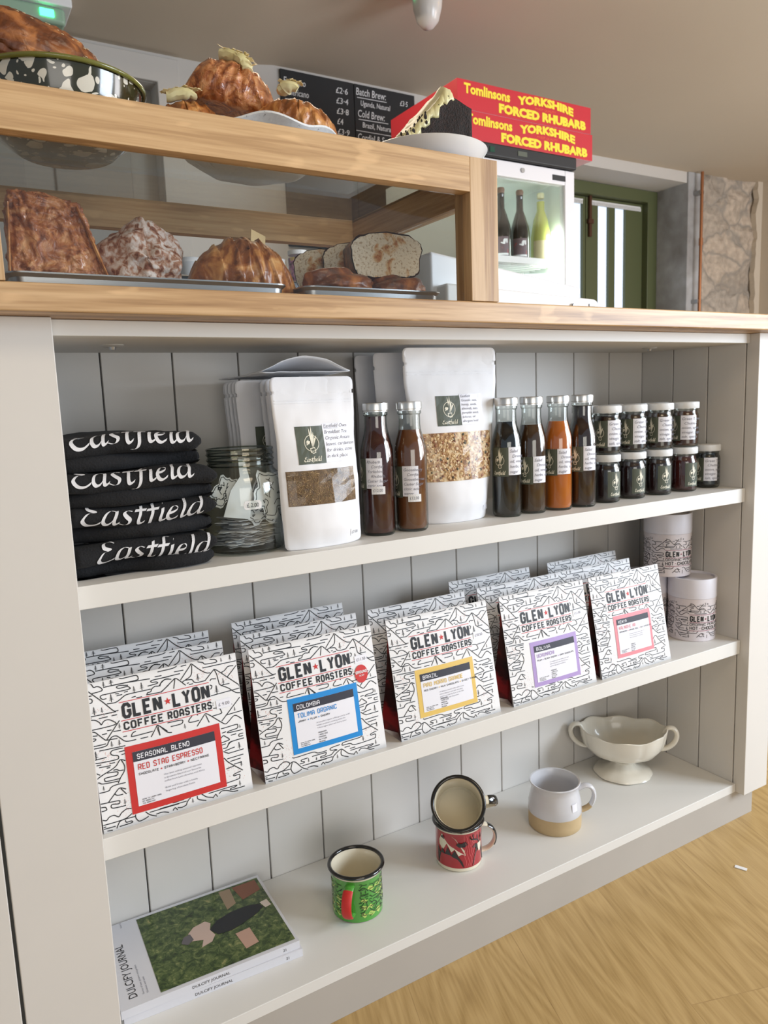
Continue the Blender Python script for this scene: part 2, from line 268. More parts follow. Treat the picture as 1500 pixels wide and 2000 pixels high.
class G:                                     # flat printed graphics, (u, v) in metres, mapped on to a surface by a function
    def __init__(s): s.V = []; s.F = []
    def add(s, V, F): n = len(s.V); s.V += list(V); s.F += [tuple(i + n for i in f) for f in F]
    def rib(s, P, w, seg=None):
        P = [tuple(p) for p in P]; Q = [P[0]]
        for p in P[1:]:
            if abs(p[0] - Q[-1][0]) + abs(p[1] - Q[-1][1]) > 1e-7: Q.append(p)
        if seg:
            q2 = [Q[0]]
            for a, b in zip(Q, Q[1:]):
                k = max(1, int(math.dist(a, b) / seg))
                q2 += [(a[0] + (b[0] - a[0]) * j / k, a[1] + (b[1] - a[1]) * j / k) for j in range(1, k + 1)]
            Q = q2
        if len(Q) < 2: return
        n = len(Q); closed = n > 3 and math.dist(Q[0], Q[-1]) < 1e-6; V = []
        for i, p in enumerate(Q):
            a = Q[i - 1] if i > 0 else (Q[-2] if closed else None); b = Q[i + 1] if i < n - 1 else (Q[1] if closed else None)
            d1 = Vector((p[0] - a[0], p[1] - a[1])).normalized() if a else None; d2 = Vector((b[0] - p[0], b[1] - p[1])).normalized() if b else None
            d1 = d1 or d2; d2 = d2 or d1; t = d1 + d2; t = t.normalized() if t.length > .2 else d1
            nx = Vector((-t.y, t.x)); k = min(1.35, 1 / max(.3, nx.dot(Vector((-d1.y, d1.x)))))
            o = nx * (w / 2 * k); V += [(p[0] + o.x, p[1] + o.y), (p[0] - o.x, p[1] - o.y)]
        s.add(V, [(2 * i, 2 * i + 1, 2 * i + 3, 2 * i + 2) for i in range(n - 1)])
    def poly(s, P): s.add(P, [tuple(range(len(P)))])
    def rect(s, x0, y0, x1, y1, n=1, m=1):
        s.add([(x0 + (x1 - x0) * i / n, y0 + (y1 - y0) * j / m) for i in range(n + 1) for j in range(m + 1)], [(i * (m + 1) + j, (i + 1) * (m + 1) + j, (i + 1) * (m + 1) + j + 1, i * (m + 1) + j + 1) for i in range(n) for j in range(m)])
    def text(s, t, x, y, h, w=None, off=0., shear=0., rot=0.):
        if not t.strip(): return
        V, F, wd = text2d(t, off); k = h / .73; kx = (w / wd) if w else k
        c, sn = cos(rot), sin(rot); out = []
        for a, b in V: px = a * kx + b * k * shear; py = b * k; out.append((x + px * c - py * sn, y + px * sn + py * c))
        s.add(out, F)
    def block(s, t, x, y, h, w, th=.17, gap=.42):
        adv = []; tot = 0
        for ch in t:
            a = 2.2 if ch == ' ' else (0 if ch == 'I' else 4.6 if ch == 'M' else 5 if ch == 'W' else 4); adv.append(a); tot += a
        k = h / (6 * (1 + th)); T = th * 6 * k; gw = 6 * gap * .38
        n = len(t); kx = (w - n * T) / (tot + gw * (n - 1)); px = x
        for ch, a in zip(t, adv):
            if ch in BLK:
                for st in BLK[ch].split('|'):
                    s.rib([(px + T / 2 + float(q.split(',')[0]) * kx, y + T / 2 + float(q.split(',')[1]) * k) for q in st.split()], T)
            px += a * kx + T + gw * kx
    def nib(s, t, x, y, h, w, pen=.7, ang=40, seg=None):
        tot = sum(NADV[c] for c in t); kx = w / tot; k = h / 6.4; px = x; nv = (cos(R(ang)) * pen / 2, sin(R(ang)) * pen / 2)
        for ch in t:
            for st in NIB[ch]:
                P = catmull(st, 5); Q = [(px + p[0] * kx, y + p[1] * k) for p in P]; V = []
                for i, q in enumerate(Q):
                    a = Q[max(i - 1, 0)]; b = Q[min(i + 1, len(Q) - 1)]; d = Vector((b[0] - a[0], b[1] - a[1])).normalized(); m_ = .16 * k
                    V += [(q[0] + nv[0] * k - d.y * m_, q[1] + nv[1] * k + d.x * m_), (q[0] - nv[0] * k + d.y * m_, q[1] - nv[1] * k - d.x * m_)]
                s.add(V, [(2 * i, 2 * i + 1, 2 * i + 3, 2 * i + 2) for i in range(len(Q) - 1)])
            px += NADV[ch] * kx
    def tree(s, x, y, h):
        s.rib([(x, y), (x, y + h)], h * .09)
        for k in range(4):
            z = y + h * (.25 + .18 * k); w = h * (.34 - .07 * k); s.poly([(x - w, z - h * .03), (x, z + h * .14), (x + w, z - h * .03), (x, z + h * .04)])
    def star(s, x, y, r): s.poly([(x + (r if k % 2 == 0 else r * .42) * sin(k * pi / 5), y + (r if k % 2 == 0 else r * .42) * cos(k * pi / 5)) for k in range(10)])
    def build(s, name, m, parent, f, label=None, clip=None):
        F = s.F
        if clip:
            x0, x1, y0, y1 = clip; V = [(min(max(a, x0), x1), min(max(b, y0), y1)) for a, b in s.V]
            F = [q for q in F if len({(round(V[i][0], 6), round(V[i][1], 6)) for i in q}) > 2]
        else: V = s.V
        o = mk(name, [f(a, b) for a, b in V], F, m, parent)
        if label: o['label'] = label
        return o
def cylmap(r, a0=0., z0=0., d=.0003, c=(0, 0)):         # u along the girth (to the right as seen from outside), v up
    return lambda u, v: (c[0] + (r + d) * cos(a0 + u / r), c[1] + (r + d) * sin(a0 + u / r), z0 + v)
def toward(x, y): return math.atan2(CAMY - y, CAMX - x)
def copy_tree(o, parent=None):
    c = o.copy(); COL.objects.link(c)
    if parent: c.parent = parent
    for ch in list(o.children): copy_tree(ch, c)
    return c
def place(o, loc, rz=None, label=None, group=None):
    o.location = loc
    if rz is not None: o.rotation_euler = (0, 0, rz)
    if label: o['label'] = label
    if group: o['group'] = group
    return o
PAT="""s-26,1740 5,1764 65,1744 90,1701 128,1703 167,1681 175,1643 61,1634
s-50,1700 -6,1692 66,1621 174,1505 263,1397 295,1376 331,1378
l5,1370 301,1368
s195,1676 309,1679 570,1680 602,1699 593,1731 550,1739 419,1735 385,1750 367,1772
l216,1678 453,1677 737,1663
s476,1642 378,1660 343,1648 372,1628 460,1630 486,1616 475,1594 224,1592 167,1590 149,1570 173,1541 215,1542
s212,1479 304,1474 358,1494 413,1526 474,1539 731,1540
l320,1574 362,1566
l331,1548 396,1550
l421,1570 465,1574
l498,1492 546,1495
l551,1476 617,1475
l798,1673 880,1671
s966,1640 763,1639 755,1616 810,1609 814,1590 701,1583
s677,1482 688,1505 726,1510 747,1543 787,1561 831,1556 867,1589 917,1618 961,1613
s670,1484 825,1479 865,1490 949,1543
s-17,1580 38,1576 56,1557 44,1527 -25,1531
l-19,1610 57,1608
s-33,1395 21,1343
s-28,1317 -2,1330 60,1320 103,1285 123,1254 153,1287 197,1296 243,1274 270,1221 -41,1213
l103,1329 202,1331
l245,1331 309,1331
s-30,1198 38,1184 80,1140 139,1073 159,1066
l326,1258 159,1066
l243,1145 329,1142
l176,1171 226,1169
l115,1138 171,1139
s-49,1167 -10,1147 65,1137
s-49,1119 32,1108 36,1089 -8,1075 -20,1041 12,1023 145,1024
s-55,996 134,996 177,1041 219,1086 270,1088 307,1056 370,1000 485,994
l159,1063 279,1056
l64,958 355,952
s494,1090 456,1079 439,1046 464,1038 685,1044
l344,1060 387,1060
l660,981 737,1088 764,978
s737,1088 761,1096 858,1002
l536,992 625,992
s839,1724 1036,1730 1091,1762 1120,1784 1238,1784
l1128,1731 1195,1733
l1037,1683 1152,1679
l824,1640 1105,1647
s1430,1765 1351,1758 1349,1741 1405,1721 1434,1695 1571,1689 1583,1708 1561,1729 1511,1741 1508,1773 1716,1766
l1393,1654 1837,1654
l1100,1569 1253,1727
s1245,1728 1270,1727 1357,1640 1432,1585 1482,1576
s1264,1718 1247,1618 1210,1577 1138,1549 1111,1534
s1156,1553 1238,1544 1265,1505 1314,1493 1400,1495
l1399,1491 1530,1603
s1531,1609 1571,1588 1691,1476 1858,1320
s1539,1601 1562,1535 1573,1449 1590,1397 1684,1338 1776,1258 1843,1238
s1616,1546 1671,1564 1722,1604 1792,1598
l1836,1598 1695,1476
s1465,1476 1486,1496 1544,1486
l1606,1391 1711,1389
l1450,1292 1836,1299
s1448,1430 1479,1411 1465,1379 1448,1379
s842,1549 865,1592 918,1616 990,1603
l845,1474 1031,1602
s1027,1603 1062,1590 1154,1492
l1034,1595 1003,1485
l1174,1512 1199,1514
l1196,1491 1246,1492
s1468,1199 1449,1189 1463,1169
s1549,1117 1708,1124
s1457,1132 1532,1117 1557,1064 1545,1045 1432,1041
l1545,948 1825,1186
l1608,1008 1829,1010
l1223,967 1337,1087
s1338,1090 1379,1079 1528,945 1589,901 1637,923 1725,975 1811,908
l1349,1078 1382,975
s1255,1103 1180,1105 1130,1060 1151,1036 1260,1034
s872,1099 1036,1093 1056,1069 1028,1047 904,1046
s733,1094 772,1086 819,1030 861,988 908,974
l755,1083 765,974
s1442,901 1475,894 1521,857 1722,857 1745,838 1731,806 1624,800 1612,782 1804,770
l1437,826 1498,827
l1528,800 1581,803
s1805,724 1751,725 1747,698 1799,694
s1432,793 1472,777 1495,738 1539,763 1577,734 1607,707 1595,689 1420,678
l1640,742 1710,741
s1574,616 1634,660 1785,662
s-69,844 -16,845 25,822 231,815 265,834 254,859 209,872 183,898 211,931 351,930
l-59,864 132,867
l14,796 66,794
l39,768 168,761
l157,786 218,786
l119,743 157,741
l275,897 346,898
l300,859 339,860
s-83,551 -21,627 62,672 168,712 227,745 266,794 291,802 334,779
s290,796 317,724 307,661 257,594 224,537
s189,701 227,699 255,680 301,676
s117,685 223,674 235,652 209,632 94,632 82,609 102,591 248,587
s-25,602 19,595 61,572 228,562
s-94,480 99,476 134,506 183,524 307,524
s-73,726 -20,730 6,704 40,680
s-64,804 -24,795 -21,768 -61,758
l-76,685 -25,628
s-79,550 -41,551 -1,519
s-90,508 -48,511 -28,538
l93,348 213,468
s213,468 245,477 302,447
l244,470 301,388
s174,422 201,399 263,397
s-111,353 184,338 215,318 200,299 133,312 114,291 141,265 279,257
s-118,310 33,305 60,285 48,262 -88,264 -129,242
s-68,105 -47,144 -6,163 45,147 80,176 135,182 184,150 221,186 288,215 347,194 358,165 321,135 222,101 -61,103
l359,171 408,185
s408,185 452,161 531,69 612,25
s399,181 370,97 392,39 421,25 478,36 521,52
s-136,196 -63,184 -75,158 -142,162
l-139,130 -95,128
l-147,81 33,76
l-136,59 137,52
l40,25 100,16
s147,23 189,90 253,100 370,97
s251,88 262,59 316,58 321,37 180,34
s410,244 447,228 704,234 780,203 911,201
s622,178 533,174 530,155 568,142 557,128 502,129
l536,94 892,91
l695,180 858,180
s608,49 689,49 750,27
s1408,633 1460,632
l1416,676 1600,688
s1415,672 1495,586 1572,531 1606,527 1783,526
l1536,570 1669,583
s1516,606 1568,605 1602,653 1648,663 1807,661
l1489,653 1559,655
s1369,360 1410,447 1453,492 1488,498 1519,477 1568,411 1736,265
l1552,463 1771,462
l1588,420 1729,423
l1632,372 1738,372
s1627,349 1416,332 1391,314 1399,288 1459,281 1464,263 1426,244 1195,244 1155,233 1156,209 1273,202 1352,166 1649,171 1683,190 1685,225 1615,227 1618,247 1709,261
s1117,229 982,221 961,199 992,181 1033,181 1064,167 1022,164 974,128 907,125
s977,47 1002,95 1077,144 1130,161 1175,127 1233,72 1313,39
s1129,151 1124,78 1225,26
l1183,172 1267,169
l1261,133 1346,133
s1264,105 1610,104 1607,87 1554,83 1559,64 1735,60
l1311,32 1352,70 1371,31
s1394,60 1433,85 1500,72 1572,37 1641,30
s688,179 876,179 898,167 878,145 812,142 825,122 907,125
l658,100 985,95
s650,52 698,47 759,21
s809,29 838,55 865,21
s869,47 917,35 977,47"""
TREES="202,1680,71 288,1683,95 537,1545,72 629,1550,90 267,1487,94 62,1380,93 148,1387,64 318,1162,65 207,969,70 293,968,70 1317,1510,87 1643,1677,54 1761,1674,82 1633,1396,75 1533,1297,108 1735,1028,54 1074,977,59 1773,797,47 20,862,100 59,492,56 -62,354,93 273,271,63 632,116,58 749,114,45 1449,349,86 1484,182,73 1732,541,88 745,111,39 1060,47,59 1677,81,67 1728,319,67"
# ================================================================ the room
ZF = -.0605
def floor_mat():
    m, N, L, P = nt('oak_floor'); tc = N.new('ShaderNodeTexCoord'); mp = N.new('ShaderNodeMapping'); mp.inputs['Rotation'].default_value = (0, 0, R(-72)); L.new(tc.outputs['Object'], mp.inputs[0])
    br = N.new('ShaderNodeTexBrick'); br.inputs['Scale'].default_value = 1; br.inputs['Brick Width'].default_value = 1.3; br.inputs['Row Height'].default_value = .19; br.inputs['Mortar Size'].default_value = .0006; br.offset = .37
    br.inputs['Color1'].default_value = (.2, .2, .2, 1); br.inputs['Color2'].default_value = (.8, .8, .8, 1); br.inputs['Mortar'].default_value = (.0, .0, .0, 1); L.new(mp.outputs[0], br.inputs[0])
    mp2 = N.new('ShaderNodeMapping'); mp2.inputs['Scale'].default_value = (2.4, 15, 1); L.new(mp.outputs[0], mp2.inputs[0])
    ad = N.new('ShaderNodeVectorMath'); ad.operation = 'ADD'; L.new(mp2.outputs[0], ad.inputs[0]); sc = N.new('ShaderNodeVectorMath'); sc.operation = 'SCALE'; sc.inputs['Scale'].default_value = 9; L.new(br.outputs['Color'], sc.inputs[0]); L.new(sc.outputs[0], ad.inputs[1])
    n1 = N.new('ShaderNodeTexNoise'); n1.inputs['Scale'].default_value = .8; n1.inputs['Detail'].default_value = 1; n1.inputs['Distortion'].default_value = .8; L.new(ad.outputs[0], n1.inputs[0])
    k = N.new('ShaderNodeMath'); k.operation = 'MULTIPLY'; k.inputs[1].default_value = 15; L.new(n1.outputs['Fac'], k.inputs[0]); fr = N.new('ShaderNodeMath'); fr.operation = 'PINGPONG'; fr.inputs[1].default_value = 1; L.new(k.outputs[0], fr.inputs[0])
    mp3 = N.new('ShaderNodeMapping'); mp3.inputs['Scale'].default_value = (14, 260, 1); L.new(mp.outputs[0], mp3.inputs[0]); n2 = N.new('ShaderNodeTexNoise'); n2.inputs['Scale'].default_value = 1; n2.inputs['Detail'].default_value = 4; L.new(mp3.outputs[0], n2.inputs[0])
    a2 = N.new('ShaderNodeMath'); a2.operation = 'MULTIPLY_ADD'; a2.inputs[1].default_value = .42; L.new(fr.outputs[0], a2.inputs[0]); L.new(n2.outputs['Fac'], a2.inputs[2])
    c = ramp(N, L, a2.outputs[0], [(.2, sr(152, 122, 74)), (.55, sr(174, 144, 92)), (.95, sr(190, 160, 108))])
    mx = N.new('ShaderNodeMix'); mx.data_type = 'RGBA'; mx.blend_type = 'MULTIPLY'; mx.inputs[0].default_value = .35; L.new(c, mx.inputs[6]); c2 = ramp(N, L, br.outputs['Fac'], [(0, (1, 1, 1, 1)), (1, (.35, .25, .15, 1))]); L.new(c2, mx.inputs[7])
    L.new(mx.outputs[2], P.inputs['Base Color']); P.inputs['Roughness'].default_value = .42
    b = N.new('ShaderNodeBump'); b.inputs['Strength'].default_value = .15; b.inputs['Distance'].default_value = .0005; L.new(n2.outputs['Fac'], b.inputs['Height']); L.new(b.outputs[0], P.inputs['Normal']); return m
def st(o): o['kind'] = 'structure'; return o
st(B().box(-4, 4.36, -3.6, 3.2, ZF - .05, ZF).build('floor', floor_mat()))
CK = [(-4, 2.09), (.9, 2.095), (1.23, 2.139), (1.9, 2.141), (2.97, 2.024), (4.5, 2.03)]
def zc(x):
    for (a, p), (b, q) in zip(CK, CK[1:]):
        if x <= b: t = (x - a) / (b - a); t = t * t * (3 - 2 * t); return p + (q - p) * t
    return CK[-1][1]
XS = [-4, 0, .6, .9] + [.9 + .1 * k for k in range(1, 22)] + [3.4, 4.36]; cl = B()
cl.prism([(x, zc(x)) for x in XS] + [(4.36, 2.25), (-4, 2.25)], -3.6, 2.45); st(cl.build('ceiling', M['ceil'], None, True))
wb = B(); YB = 2.1
wb.prism([(-4, ZF), (-.12, ZF), (-.12, 1.99), (.726, 1.99), (.726, ZF), (2.6, ZF), (2.6, 1.968), (3.714, 1.968), (3.714, zc(3.714))] + [(x, zc(x)) for x in reversed(XS) if x < 3.7], YB, YB + .3)
st(wb.build('wall_back', M['wallp']))
st(B().box(4.36, 4.5, -3.6, 2.45, ZF, 2.1).build('wall_right', M['wallr']))
st(B().box(3.714, 3.82, YB - .012, YB + .3, ZF, zc(3.8)).build('wall_window_side', M['concrete'], bevel=.004))
dr = B().box(-.12, .726, YB + .07, YB + .11, ZF, 1.99).build('door_1', mat('grey_door', sr(150, 147, 140), .6)); st(dr)
for x0, x1 in ((-.02, .26), (.36, .63)):
    for z0, z1 in ((.2, .8), (1.0, 1.82)): B().box(x0, x1, YB + .058, YB + .071, z0, z1).build('door_panel', mat('grey_door_panel', sr(140, 138, 132), .6), dr, bevel=.006)
arch = B(); arch.prism([(.726, ZF), (.81, ZF), (.81, 2.078), (-.21, 2.078), (-.21, ZF), (-.12, ZF), (-.12, 1.99), (.726, 1.99)], YB - .022, YB - .0005); st(arch.build('trim_1', M['wallp'], bevel=.004))
# exposed stone between the copper pipe and the plaster of the right wall
def stone_mat():
    m, N, L, P = nt('rubble_stone'); tc = N.new('ShaderNodeTexCoord'); n0 = N.new('ShaderNodeTexNoise'); n0.inputs['Scale'].default_value = 7; L.new(tc.outputs['Object'], n0.inputs[0])
    mx = N.new('ShaderNodeMix'); mx.data_type = 'RGBA'; mx.blend_type = 'LINEAR_LIGHT'; mx.inputs[0].default_value = .08; L.new(tc.outputs['Object'], mx.inputs[6]); L.new(n0.outputs['Color'], mx.inputs[7])
    mp = N.new('ShaderNodeMapping'); mp.inputs['Scale'].default_value = (3.4, 3.4, 5.6); L.new(mx.outputs[2], mp.inputs[0])
    v = N.new('ShaderNodeTexVoronoi'); v.inputs['Scale'].default_value = 1; L.new(mp.outputs[0], v.inputs[0]); ve = N.new('ShaderNodeTexVoronoi'); ve.feature = 'DISTANCE_TO_EDGE'; ve.inputs['Scale'].default_value = 1; L.new(mp.outputs[0], ve.inputs[0])
    sep = N.new('ShaderNodeSeparateColor'); L.new(v.outputs['Color'], sep.inputs[0]); c = ramp(N, L, sep.outputs[0], [(0, sr(160, 150, 138)), (.4, sr(184, 170, 154)), (.75, sr(198, 182, 164)), (1, sr(168, 160, 150))])
    n1 = N.new('ShaderNodeTexNoise'); n1.inputs['Scale'].default_value = 30; n1.inputs['Detail'].default_value = 8; L.new(tc.outputs['Object'], n1.inputs[0])
    m2 = N.new('ShaderNodeMix'); m2.data_type = 'RGBA'; m2.blend_type = 'OVERLAY'; m2.inputs[0].default_value = .5; L.new(c, m2.inputs[6]); L.new(n1.outputs['Fac'], m2.inputs[7])
    e = ramp(N, L, ve.outputs['Distance'], [(0, (1, 1, 1, 1)), (.07, (0, 0, 0, 1))]); m3 = N.new('ShaderNodeMix'); m3.data_type = 'RGBA'; L.new(e, m3.inputs[0]); L.new(m2.outputs[2], m3.inputs[6]); m3.inputs[7].default_value = sr(156, 148, 138)
    L.new(m3.outputs[2], P.inputs['Base Color']); P.inputs['Roughness'].default_value = .95
    ad = N.new('ShaderNodeMath'); ad.operation = 'MULTIPLY_ADD'; ad.inputs[1].default_value = .25; L.new(n1.outputs['Fac'], ad.inputs[0]); e2 = ramp(N, L, ve.outputs['Distance'], [(0, (0, 0, 0, 1)), (.25, (1, 1, 1, 1))]); L.new(e2, ad.inputs[2])
    b = N.new('ShaderNodeBump'); b.inputs['Strength'].default_value = .9; b.inputs['Distance'].default_value = .02; L.new(ad.outputs[0], b.inputs['Height']); L.new(b.outputs[0], P.inputs['Normal']); return m
nx, nz = 30, 70; V = []; F = []
for i in range(nx + 1):
    for j in range(nz + 1):
        x = 3.82 + .54 * i / nx; z = ZF + (zc(4.1) - ZF) * j / nz; V.append((x, YB - .01 + .03 * fbm((x, 0, z), 6), z))
for i in range(nx):
    for j in range(nz): a = i * (nz + 1) + j; F.append((a, a + nz + 1, a + nz + 2, a + 1))
n0 = len(V); V += [(3.82, YB + .3, ZF), (4.36, YB + .3, ZF), (4.36, YB + .3, zc(4.1)), (3.82, YB + .3, zc(4.1))]
F += [(n0, n0 + 1, n0 + 2, n0 + 3), tuple(range(0, nz + 1)) + (n0 + 3, n0), tuple(reversed(range(nx * (nz + 1), (nx + 1) * (nz + 1)))) + (n0 + 1, n0 + 2)]
st(mk('wall_stone', V, F, stone_mat()))
pe = []; zz = [ZF + (zc(4.3) - ZF) * k / 90 for k in range(91)]
for z in zz: pe.append((4.31 + .022 * fbm((0, 1, z), 9) + .008 * fbm((3, 1, z), 40), z))
fp = B(); fp.prism([(4.36, ZF)] + [(4.36, zc(4.3))] + list(reversed(pe)), YB - .045, YB - .012); st(fp.build('trim_2', M['wallr']))
# green door in the recess
YG = 2.36
gd = B(); gd.prism([(2.9, ZF), (3.0, ZF), (3.0, 1.90), (3.632, 1.90), (3.632, ZF), (3.714, ZF), (3.714, 1.966), (2.9, 1.966)], YG - .06, YG + .05)
fr = st(gd.build('trim_3', M['greenp'], bevel=.004))
st(B().box(2.6, 2.9, YG - .02, YG + .05, ZF, 1.966).build('wall_recess', M['wallp']))
for nm, x0, x1, panes in (('door_2', 3.165, 3.63, ((3.261, 3.349), (3.399, 3.488))), ('door_3', 3.002, 3.16, ((3.04, 3.141),))):
    lf = B(); xs = [x0]; 
    for a, b in panes: xs += [a, b]
    xs.append(x1)
    for a, b in zip(xs[::2], xs[1::2]): lf.box(a, b, YG - .02, YG + .02, ZF, 1.895)
    for a, b in panes: lf.box(a, b, YG - .02, YG + .02, 1.86, 1.895); lf.box(a, b, YG - .02, YG + .02, ZF, .35)
    o = st(lf.build(nm, M['greenp']))
    for a, b in panes: g = B().box(a, b, YG - .002, YG + .002, .35, 1.86).build('door_glass', M['winglow'], o); g['label'] = 'bright frosted glass pane'
    t = B(); z0 = 1.885
    for k in range(int((x1 - x0 - .03) / .012)): t.box(x0 + .02 + k * .012, x0 + .028 + k * .012, YG - .023, YG - .021, z0 - .03, z0 - .012)
    t.box(x0 + .02, x1 - .02, YG - .023, YG - .021, z0 - .013, z0 - .004); t.build('paper_trim', M['white'], o)
lt = thing('door_latch', (3.189, YG - .03, 1.78), 0, 'rusty brown iron bar latch hanging down the olive green door beside its bright panes', 'latch')
B().box(-.009, .009, -.006, .01, -.1, .13).build('bar', M['rust'], lt, bevel=.002); B().box(-.018, .018, -.012, .01, -.03, -.005).build('keeper', M['rust'], lt, bevel=.003)
# copper pipe
pp = thing('copper_pipe', (3.775, YB - .055, 0), 0, 'thin copper pipe running up the wall between grey render and rough stone', 'pipe')
B().tube([(0, 0, ZF), (0, 0, 2.02)], .0085, 12).build('pipe', M['copper'], pp, True); B().tube([(0, 0, 1.62), (0, 0, 1.66)], .012, 12).build('joint', M['copper'], pp, True)
for z in (1.3, 1.9): B().box(-.018, .018, .0, .045, z, z + .02).build('clip', M['steel'], pp)
# ceiling fittings
el = thing('emergency_light', (.10, 1.875, zc(.2)), 0, 'white oblong emergency light with glowing green led on ceiling, above bread bowl', 'emergency light')
B().box(-.32, .3, -.07, .07, -.045, 0).build('housing', M['white'], el, bevel=.005); B().box(-.31, .28, -.06, .06, -.095, -.046).build('diffuser', mat('green_tinted_diffuser', sr(150, 178, 156), .4), el, bevel=.012)
B().box(.205, .245, -.064, -.0605, -.08, -.06).build('led', M['greenled'], el)
sp = thing('ceiling_sensor', (1.42, 1.345, zc(1.4)), 0, 'white rounded ceiling fitting with small green light, at top middle of picture', 'sensor light')
B().lathe([(.052, 0), (.052, -.02), (.047, -.07), (.036, -.11), (.018, -.13), (0.0001, -.134)], 24).build('housing', mat('clear_white_plastic', (.62, .6, .57, 1), .25), sp, True)
B().lathe([(.0001, 0), (.01, .002), (.01, .012), (.0001, .014)], 12, (-.047, .001, -.050)).build('led', M['greenled'], sp, True)
dl = thing('ceiling_downlight', (1.755, 1.13, zc(1.755)), 0, 'recessed warm downlight glowing at the top edge of the ceiling', 'downlight')
B().lathe([(.03, -.001), (.045, -.006), (.048, 0)], 24).build('ring', M['white'], dl, True); B().lathe([(.0001, -.002), (.03, -.002)], 20).build('bulb', M['lamp'], dl)
# ================================================================ counter shelving
W, D, RS = 1.1938, .264, .0185; ZT = .9034; Z1, Z2, Z3 = .6171, .3182, .0185
cb = thing('counter_cabinet', (0, 0, 0), 0, 'pale painted open shelving cabinet built into front of counter', 'cabinet')
P_ = M['paint']
B().box(-.097, 0, 0, .022, -.0, ZT).build('front_post', P_, cb, bevel=.0012); B().box(W, 1.269, 0, .022, .001, ZT).build('front_post', P_, cb, bevel=.0012)
B().box(-1.2, -.1005, 0, .022, -.0, ZT).build('front_panel', P_, cb, bevel=.0012)
B().box(-.1005, -.097, .008, .02, 0, ZT).build('shadow_gap', M['groove'], cb)
def planks(name, n, w, a0, z0, z1, side, pos, par):
    b = B(); g = .0011
    for k in range(n):
        a = a0 - w * k; lo = max(a - w, 0 if not side else RS - .0)
        if side: b.box(pos, pos + .008, lo + g, a - g, z0, z1)
        else: b.box(lo + g, a - g, pos, pos + .008, z0, z1)
    return b.build(name, P_, par, bevel=.0011, seg=1)
planks('back_panel', 12, .1, W, Z3 - .02, ZT, False, D, cb)
B().box(-.02, W + .02, D + .007, D + .02, Z3 - .02, ZT).build('backing', M['groove'], cb)
planks('side_panel', 4, .0805, D + .0035, Z3 - .02, ZT, True, W, cb)
B().box(W + .007, W + .02, 0.02, D + .02, Z3 - .02, ZT).build('backing', M['groove'], cb)
B().box(-.02, -.0005, .022, D + .01, -.03, ZT).build('side_panel', P_, cb)
B().box(0, W - .0005, RS, RS + .02, .8864, ZT).build('top_rail', M['shelfpaint'], cb, bevel=.001)
B().box(0, W - .0005, RS + .02, D, .8868, ZT).build('top_panel', P_, cb)
B().box(0, W - .0008, RS, D - .001, Z1 - .0264, Z1).build('shelf', M['shelfpaint'], cb, bevel=.001); B().box(0, W - .0008, RS, D - .001, Z2 - .0272, Z2).build('shelf', M['shelfpaint'], cb, bevel=.001)
B().box(-.0, W - .0008, RS, D - .001, Z3 - .0175, Z3).build('base_shelf', M['shelfpaint'], cb, bevel=.001)
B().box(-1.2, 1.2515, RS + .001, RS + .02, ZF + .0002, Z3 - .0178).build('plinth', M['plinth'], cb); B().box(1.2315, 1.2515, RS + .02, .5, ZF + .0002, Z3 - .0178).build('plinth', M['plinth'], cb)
B().box(1.249, 1.269, .022, .55, .001, ZT).build('end_panel', P_, cb)
for x, y in ((.085, .135), (1.06, .135)):
    s = B().lathe([(.0001, -.0025), (.011, -.0025), (.014, -.0005), (.014, 0)], 24, (x, y, .8868)).build('fixing_plate', mat('painted_washer', sr(186, 182, 176), .5), cb, True)
    B().lathe([(.0001, -.004), (.0035, -.0035), (.0045, 0)], 12, (x, y, .8843)).build('screw', M['steel'], s, True)
wt = B().box(-1.25, 1.29, -.04, .62, ZT + .0003, .931).build('worktop', wood('oak_worktop', sr(148, 112, 76), sr(184, 148, 106), sr(206, 172, 130), 0, .8, .42, .4), None, bevel=.0022)
tag(wt, 'long oak worktop with pale grain lying across the painted cabinet', 'worktop')
ZW = .931
# ================================================================ display case
dc = thing('display_case', (.23, .14, ZW), 0, 'oak framed glass display case full of pastries standing on the worktop', 'display case')
def lb(x0, x1, y0, y1, z0, z1): return B().box(x0 - .23, x1 - .23, y0 - .14, y1 - .14, z0 - ZW, z1 - ZW)
CT = 1.110
for x0, x1 in ((-.087, -.042), (.507, .552)):
    for y0, y1 in ((-.04, -.006),): lb(x0, x1, y0, y1, ZW + .0003, CT).build('post', M['oak_v'], dc, bevel=.0008)
lb(-.042, .507, -.04, -.02, 1.067, CT).build('top_rail', M['oak'], dc, bevel=.0008); lb(-.067, .532, .316, .336, 1.067, CT).build('top_rail', M['oak'], dc, bevel=.0008)
lb(.532, .552, -.006, .336, 1.064, CT).build('side_rail', M['oak_y'], dc, bevel=.0008); lb(-.087, -.067, -.006, .336, 1.064, CT).build('side_rail', M['oak_y'], dc, bevel=.0008)
lb(-.0415, .5065, -.024, -.0205, ZW + .0005, 1.0665).build('front_glass', M['pane'], dc)
lb(.538, .5415, -.0055, .318, ZW + .0005, 1.0635).build('side_glass', M['glass'], dc)
lb(-.0765, -.073, -.0055, .318, ZW + .0005, 1.0635).build('side_glass', M['glass'], dc)
lb(-.067, .532, -.02, .316, CT - .004, CT - .0005).build('top_glass', M['glass'], dc)
